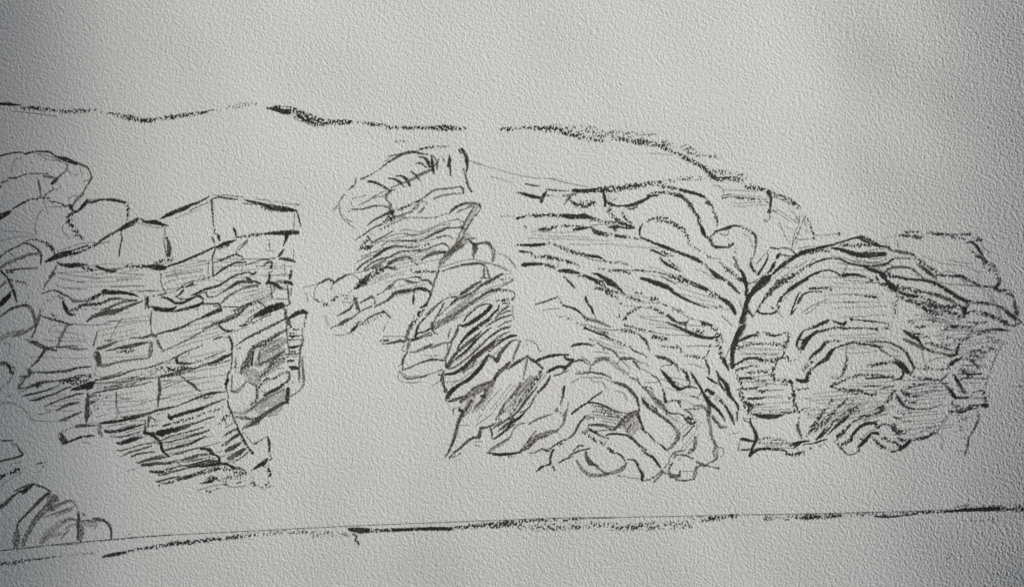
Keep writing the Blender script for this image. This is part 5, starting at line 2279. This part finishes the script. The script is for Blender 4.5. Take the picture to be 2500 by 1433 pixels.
hr = np.random.default_rng(3)
def parse(text):
    G = {}; x0 = y0 = 0; s = 1; key = None
    for l in text.strip().splitlines():
        t = l.split()
        if not t: continue
        if t[0] == 'T': x0, y0, s = map(float, t[1:4]); continue
        if t[0][0] == '@': key = tuple(t[0][1:].split(':')); G.setdefault(key, []); continue
        if t[0] == 'H':                                   # a patch of fine hatch lines between two edges
            k, wd, n = t[1], float(t[2]), int(t[3])
            q = np.array([[float(v) for v in p.split(',')] for p in t[4:8]]) / s + (x0, y0)
            for i in range(n):
                f = (i + 0.5 * hr.random()) / max(n - 1, 1)
                a = q[0] + (q[3] - q[0]) * f; b = q[1] + (q[2] - q[1]) * f
                u0, u1 = sorted(hr.random(2)); u0 *= 0.5; u1 = 0.55 + 0.45 * u1
                L = np.hypot(*(b - a)); m = max(3, int(L / 22)); us = np.linspace(u0, u1, m)
                w1 = np.cumsum(hr.normal(0, 1.0, m)); w1 -= w1.mean()
                nrm = np.array([-(b - a)[1], (b - a)[0]]) / L
                G[key].append((k, np.array([[*(a + (b - a) * u + nrm * (o + hr.normal(0, .4))), wd / s * (0.7 + 0.6 * hr.random())] for u, o in zip(us, w1)])))
            continue
        wd = float(t[1]); pts = [[float(v) for v in p.split(',')] for p in t[2:]]
        full = all(len(p) < 3 for p in pts); P = []
        for i, p in enumerate(pts):
            if len(p) == 3: ww = p[2]
            else:
                ww = wd
                if full and len(pts) > 1 and t[0] in 'ikgw' and i in (0, len(pts) - 1): ww = wd * 0.5
            P.append((x0 + p[0] / s, y0 + p[1] / s, ww / s))
        G[key].append((t[0], np.array(P, dtype=float)))
    return G

sm = lambda x: np.clip(x, 0, 1) ** 2 * (3 - 2 * np.clip(x, 0, 1))
iX0 = int(np.searchsorted(gx, -45)); iY0 = int(np.searchsorted(gy, -36))
NFX = int(round((2545 + 45) / D)); NFY = int(round((1470 + 36) / D))

def rasterise(strokes):
    A = np.zeros((NFY, NFX), np.float32); R = np.zeros((NFY, NFX, 3), np.float32)
    Hf = H[iY0:iY0 + NFY, iX0:iX0 + NFX]; Ef = E[iY0:iY0 + NFY, iX0:iX0 + NFX]; Sf = SF[iY0:iY0 + NFY, iX0:iX0 + NFX]; Df = DR[iY0:iY0 + NFY, iX0:iX0 + NFX]
    for si, (k, P) in enumerate(strokes):
        P = smoothpath(P) if len(P) > 2 else P
        wmin = 1.9 if k in 'pq' else 2.2
        W = np.maximum(P[:, 2], wmin)
        if k in 'bc': W = W * 1.08
        pad = W.max() / 2 + 4
        ax0 = max(int((P[:, 0].min() - pad + 45) / D), 0); ax1 = min(int((P[:, 0].max() + pad + 45) / D) + 2, NFX)
        ay0 = max(int((P[:, 1].min() - pad + 36) / D), 0); ay1 = min(int((P[:, 1].max() + pad + 36) / D) + 2, NFY)
        if ax1 - ax0 < 2 or ay1 - ay0 < 2: continue
        SD = np.full((ay1 - ay0, ax1 - ax0), -9.0, np.float32); WW = np.full_like(SD, 1.0)
        for a, b, wa, wb_ in zip(P[:-1], P[1:], W[:-1], W[1:]):
            q = max(wa, wb_) / 2 + 3
            bx0 = max(int((min(a[0], b[0]) - q + 45) / D), ax0); bx1 = min(int((max(a[0], b[0]) + q + 45) / D) + 2, ax1)
            by0 = max(int((min(a[1], b[1]) - q + 36) / D), ay0); by1 = min(int((max(a[1], b[1]) + q + 36) / D) + 2, ay1)
            if bx1 <= bx0 or by1 <= by0: continue
            X = np.arange(bx0, bx1) * D - 45; Y = (np.arange(by0, by1) * D - 36)[:, None]
            dx, dy = b[0] - a[0], b[1] - a[1]; L = dx * dx + dy * dy + 1e-6
            t = np.clip(((X - a[0]) * dx + (Y - a[1]) * dy) / L, 0, 1)
            ww = (wa + (wb_ - wa) * t) / 2
            s_ = ww - np.sqrt((X - a[0] - t * dx) ** 2 + (Y - a[1] - t * dy) ** 2)
            sub = (slice(by0 - ay0, by1 - ay0), slice(bx0 - ax0, bx1 - ax0))
            m = s_ > SD[sub]; SD[sub][m] = s_[m]; WW[sub][m] = ww[m]
        h = Hf[ay0:ay1, ax0:ax1]; e = Ef[ay0:ay1, ax0:ax1]; sf = Sf[ay0:ay1, ax0:ax1]; dr = Df[ay0:ay1, ax0:ax1]
        rel = np.clip(SD / WW, 0, 1)
        if k in 'bc':
            cov = sm((SD + 1.4 + 1.1 * e) / 1.8)
            thr = (-0.30 if k == 'b' else 0.58) + (1 - rel) * 0.50 - 0.30 * sf
            al = cov * sm((0.62 * h + 0.72 * dr - thr) / 0.80 + 0.5) * OPAC[k]
        elif k in 'pq':
            al = sm((SD + 0.7) / 1.5) * OPAC[k] * (0.45 + 0.55 * sm((h + 0.3 * sf + 1.1) / 1.6))
        else:
            cov = sm((SD + 0.75 + 0.45 * e + 0.22 * h) / 1.5)
            al = cov * OPAC[k] * (1 + 0.10 * e * (k != 'i') + 0.08 * sf - (0.14 if k != 'i' else 0.03) * rel)
            if k in 'gk': al = al * (0.72 + 0.28 * sm((h + 1.6) / 1.6))
            if k == 'i': al = al * (1 - 0.75 * sm((-h - 1.35) / 0.4))
            if k in 'wg': al = al * np.where(WW > 4, 0.45 + 0.75 * sm((dr + 0.8 * e) * 0.4 + 0.5), 1)
            if k == 'w': al = al + 0.10 * np.exp(-(SD / 1.6) ** 2) * (SD > -2)
        al = np.clip(al * DARK, 0, 0.985).astype(np.float32)
        r = (slice(ay0, ay1), slice(ax0, ax1))
        o = 1 - A[r]; new = 1 - o * (1 - al)
        c = np.array(COLR[k], np.float32)
        R[r] = np.where(new[..., None] > 1e-4, (R[r] * (A[r] * (1 - al))[..., None] + c * al[..., None]) / np.maximum(new, 1e-4)[..., None], R[r])
        A[r] = new
    return A, R

parts = {}; lift = 0.0
GR = parse(DATA)
for pi, pn_ in enumerate(dict.fromkeys(k[0] for k in GR)):
    e_ = bpy.data.objects.new(pn_, None); COL.objects.link(e_); e_.parent = sheet; e_.empty_display_size = 0.02
    e_["label"] = LABELS[pn_]; parts[pn_] = e_
SPLIT = {"crack_line": "crack", "arch_outline": "arch_line", "boulder_outline": "boulder_outline", "pebble_outline": "pebble_outline", "ridge_stroke": "ridge_stroke", "shore_stroke": "shore_stroke"}
def clusters(strokes):
    """strokes that touch belong to one drawn line"""
    par = list(range(len(strokes)))
    def root(i):
        while par[i] != i: i = par[i]
        return i
    sp = [smoothpath(P) if len(P) > 2 else np.array([P[0] + (P[1] - P[0]) * u for u in np.linspace(0, 1, 12)]) for _, P in strokes]
    for i in range(len(sp)):
        for j in range(i):
            d = np.hypot(sp[i][:, None, 0] - sp[j][None, :, 0], sp[i][:, None, 1] - sp[j][None, :, 1]) - (sp[i][:, None, 2] + sp[j][None, :, 2]) / 2
            if d.min() < 9: par[root(i)] = root(j)
    out = {}
    for i, st in enumerate(strokes): out.setdefault(root(i), []).append(st)
    return sorted(out.values(), key=lambda c: -sum(len(p[1]) for p in c))
JOBS = []
for si, ((pn_, sub), strokes) in enumerate(GR.items()):
    if sub in SPLIT: JOBS += [(si, pn_, SPLIT[sub], c) for c in clusters(strokes)]
    else: JOBS.append((si, pn_, sub, strokes))
for si, pn_, sub, strokes in JOBS:
    A, R = rasterise(strokes)
    on = A > 0.02
    cell = on[:-1, :-1] | on[1:, :-1] | on[:-1, 1:] | on[1:, 1:]
    jj, ii = np.nonzero(cell)
    if not len(jj): continue
    loc = lambda j, i: j * NFX + i
    F4 = np.stack([loc(jj + 1, ii), loc(jj + 1, ii + 1), loc(jj, ii + 1), loc(jj, ii)], -1)
    used, inv = np.unique(F4.ravel(), return_inverse=True)
    uj, ui = used // NFX, used % NFX
    zz = Z[iY0 + uj, iX0 + ui] + 0.000012 + 0.000003 * si      # each film of pigment lies just over the last
    co = np.stack([WXC[iY0 + uj, iX0 + ui], WYC[iY0 + uj, iX0 + ui], zz], -1)
    at = np.concatenate([R[uj, ui], A[uj, ui][:, None]], -1)
    grid_mesh(sub, inv.reshape(-1, 4), co, M_ink, parts[pn_], at)
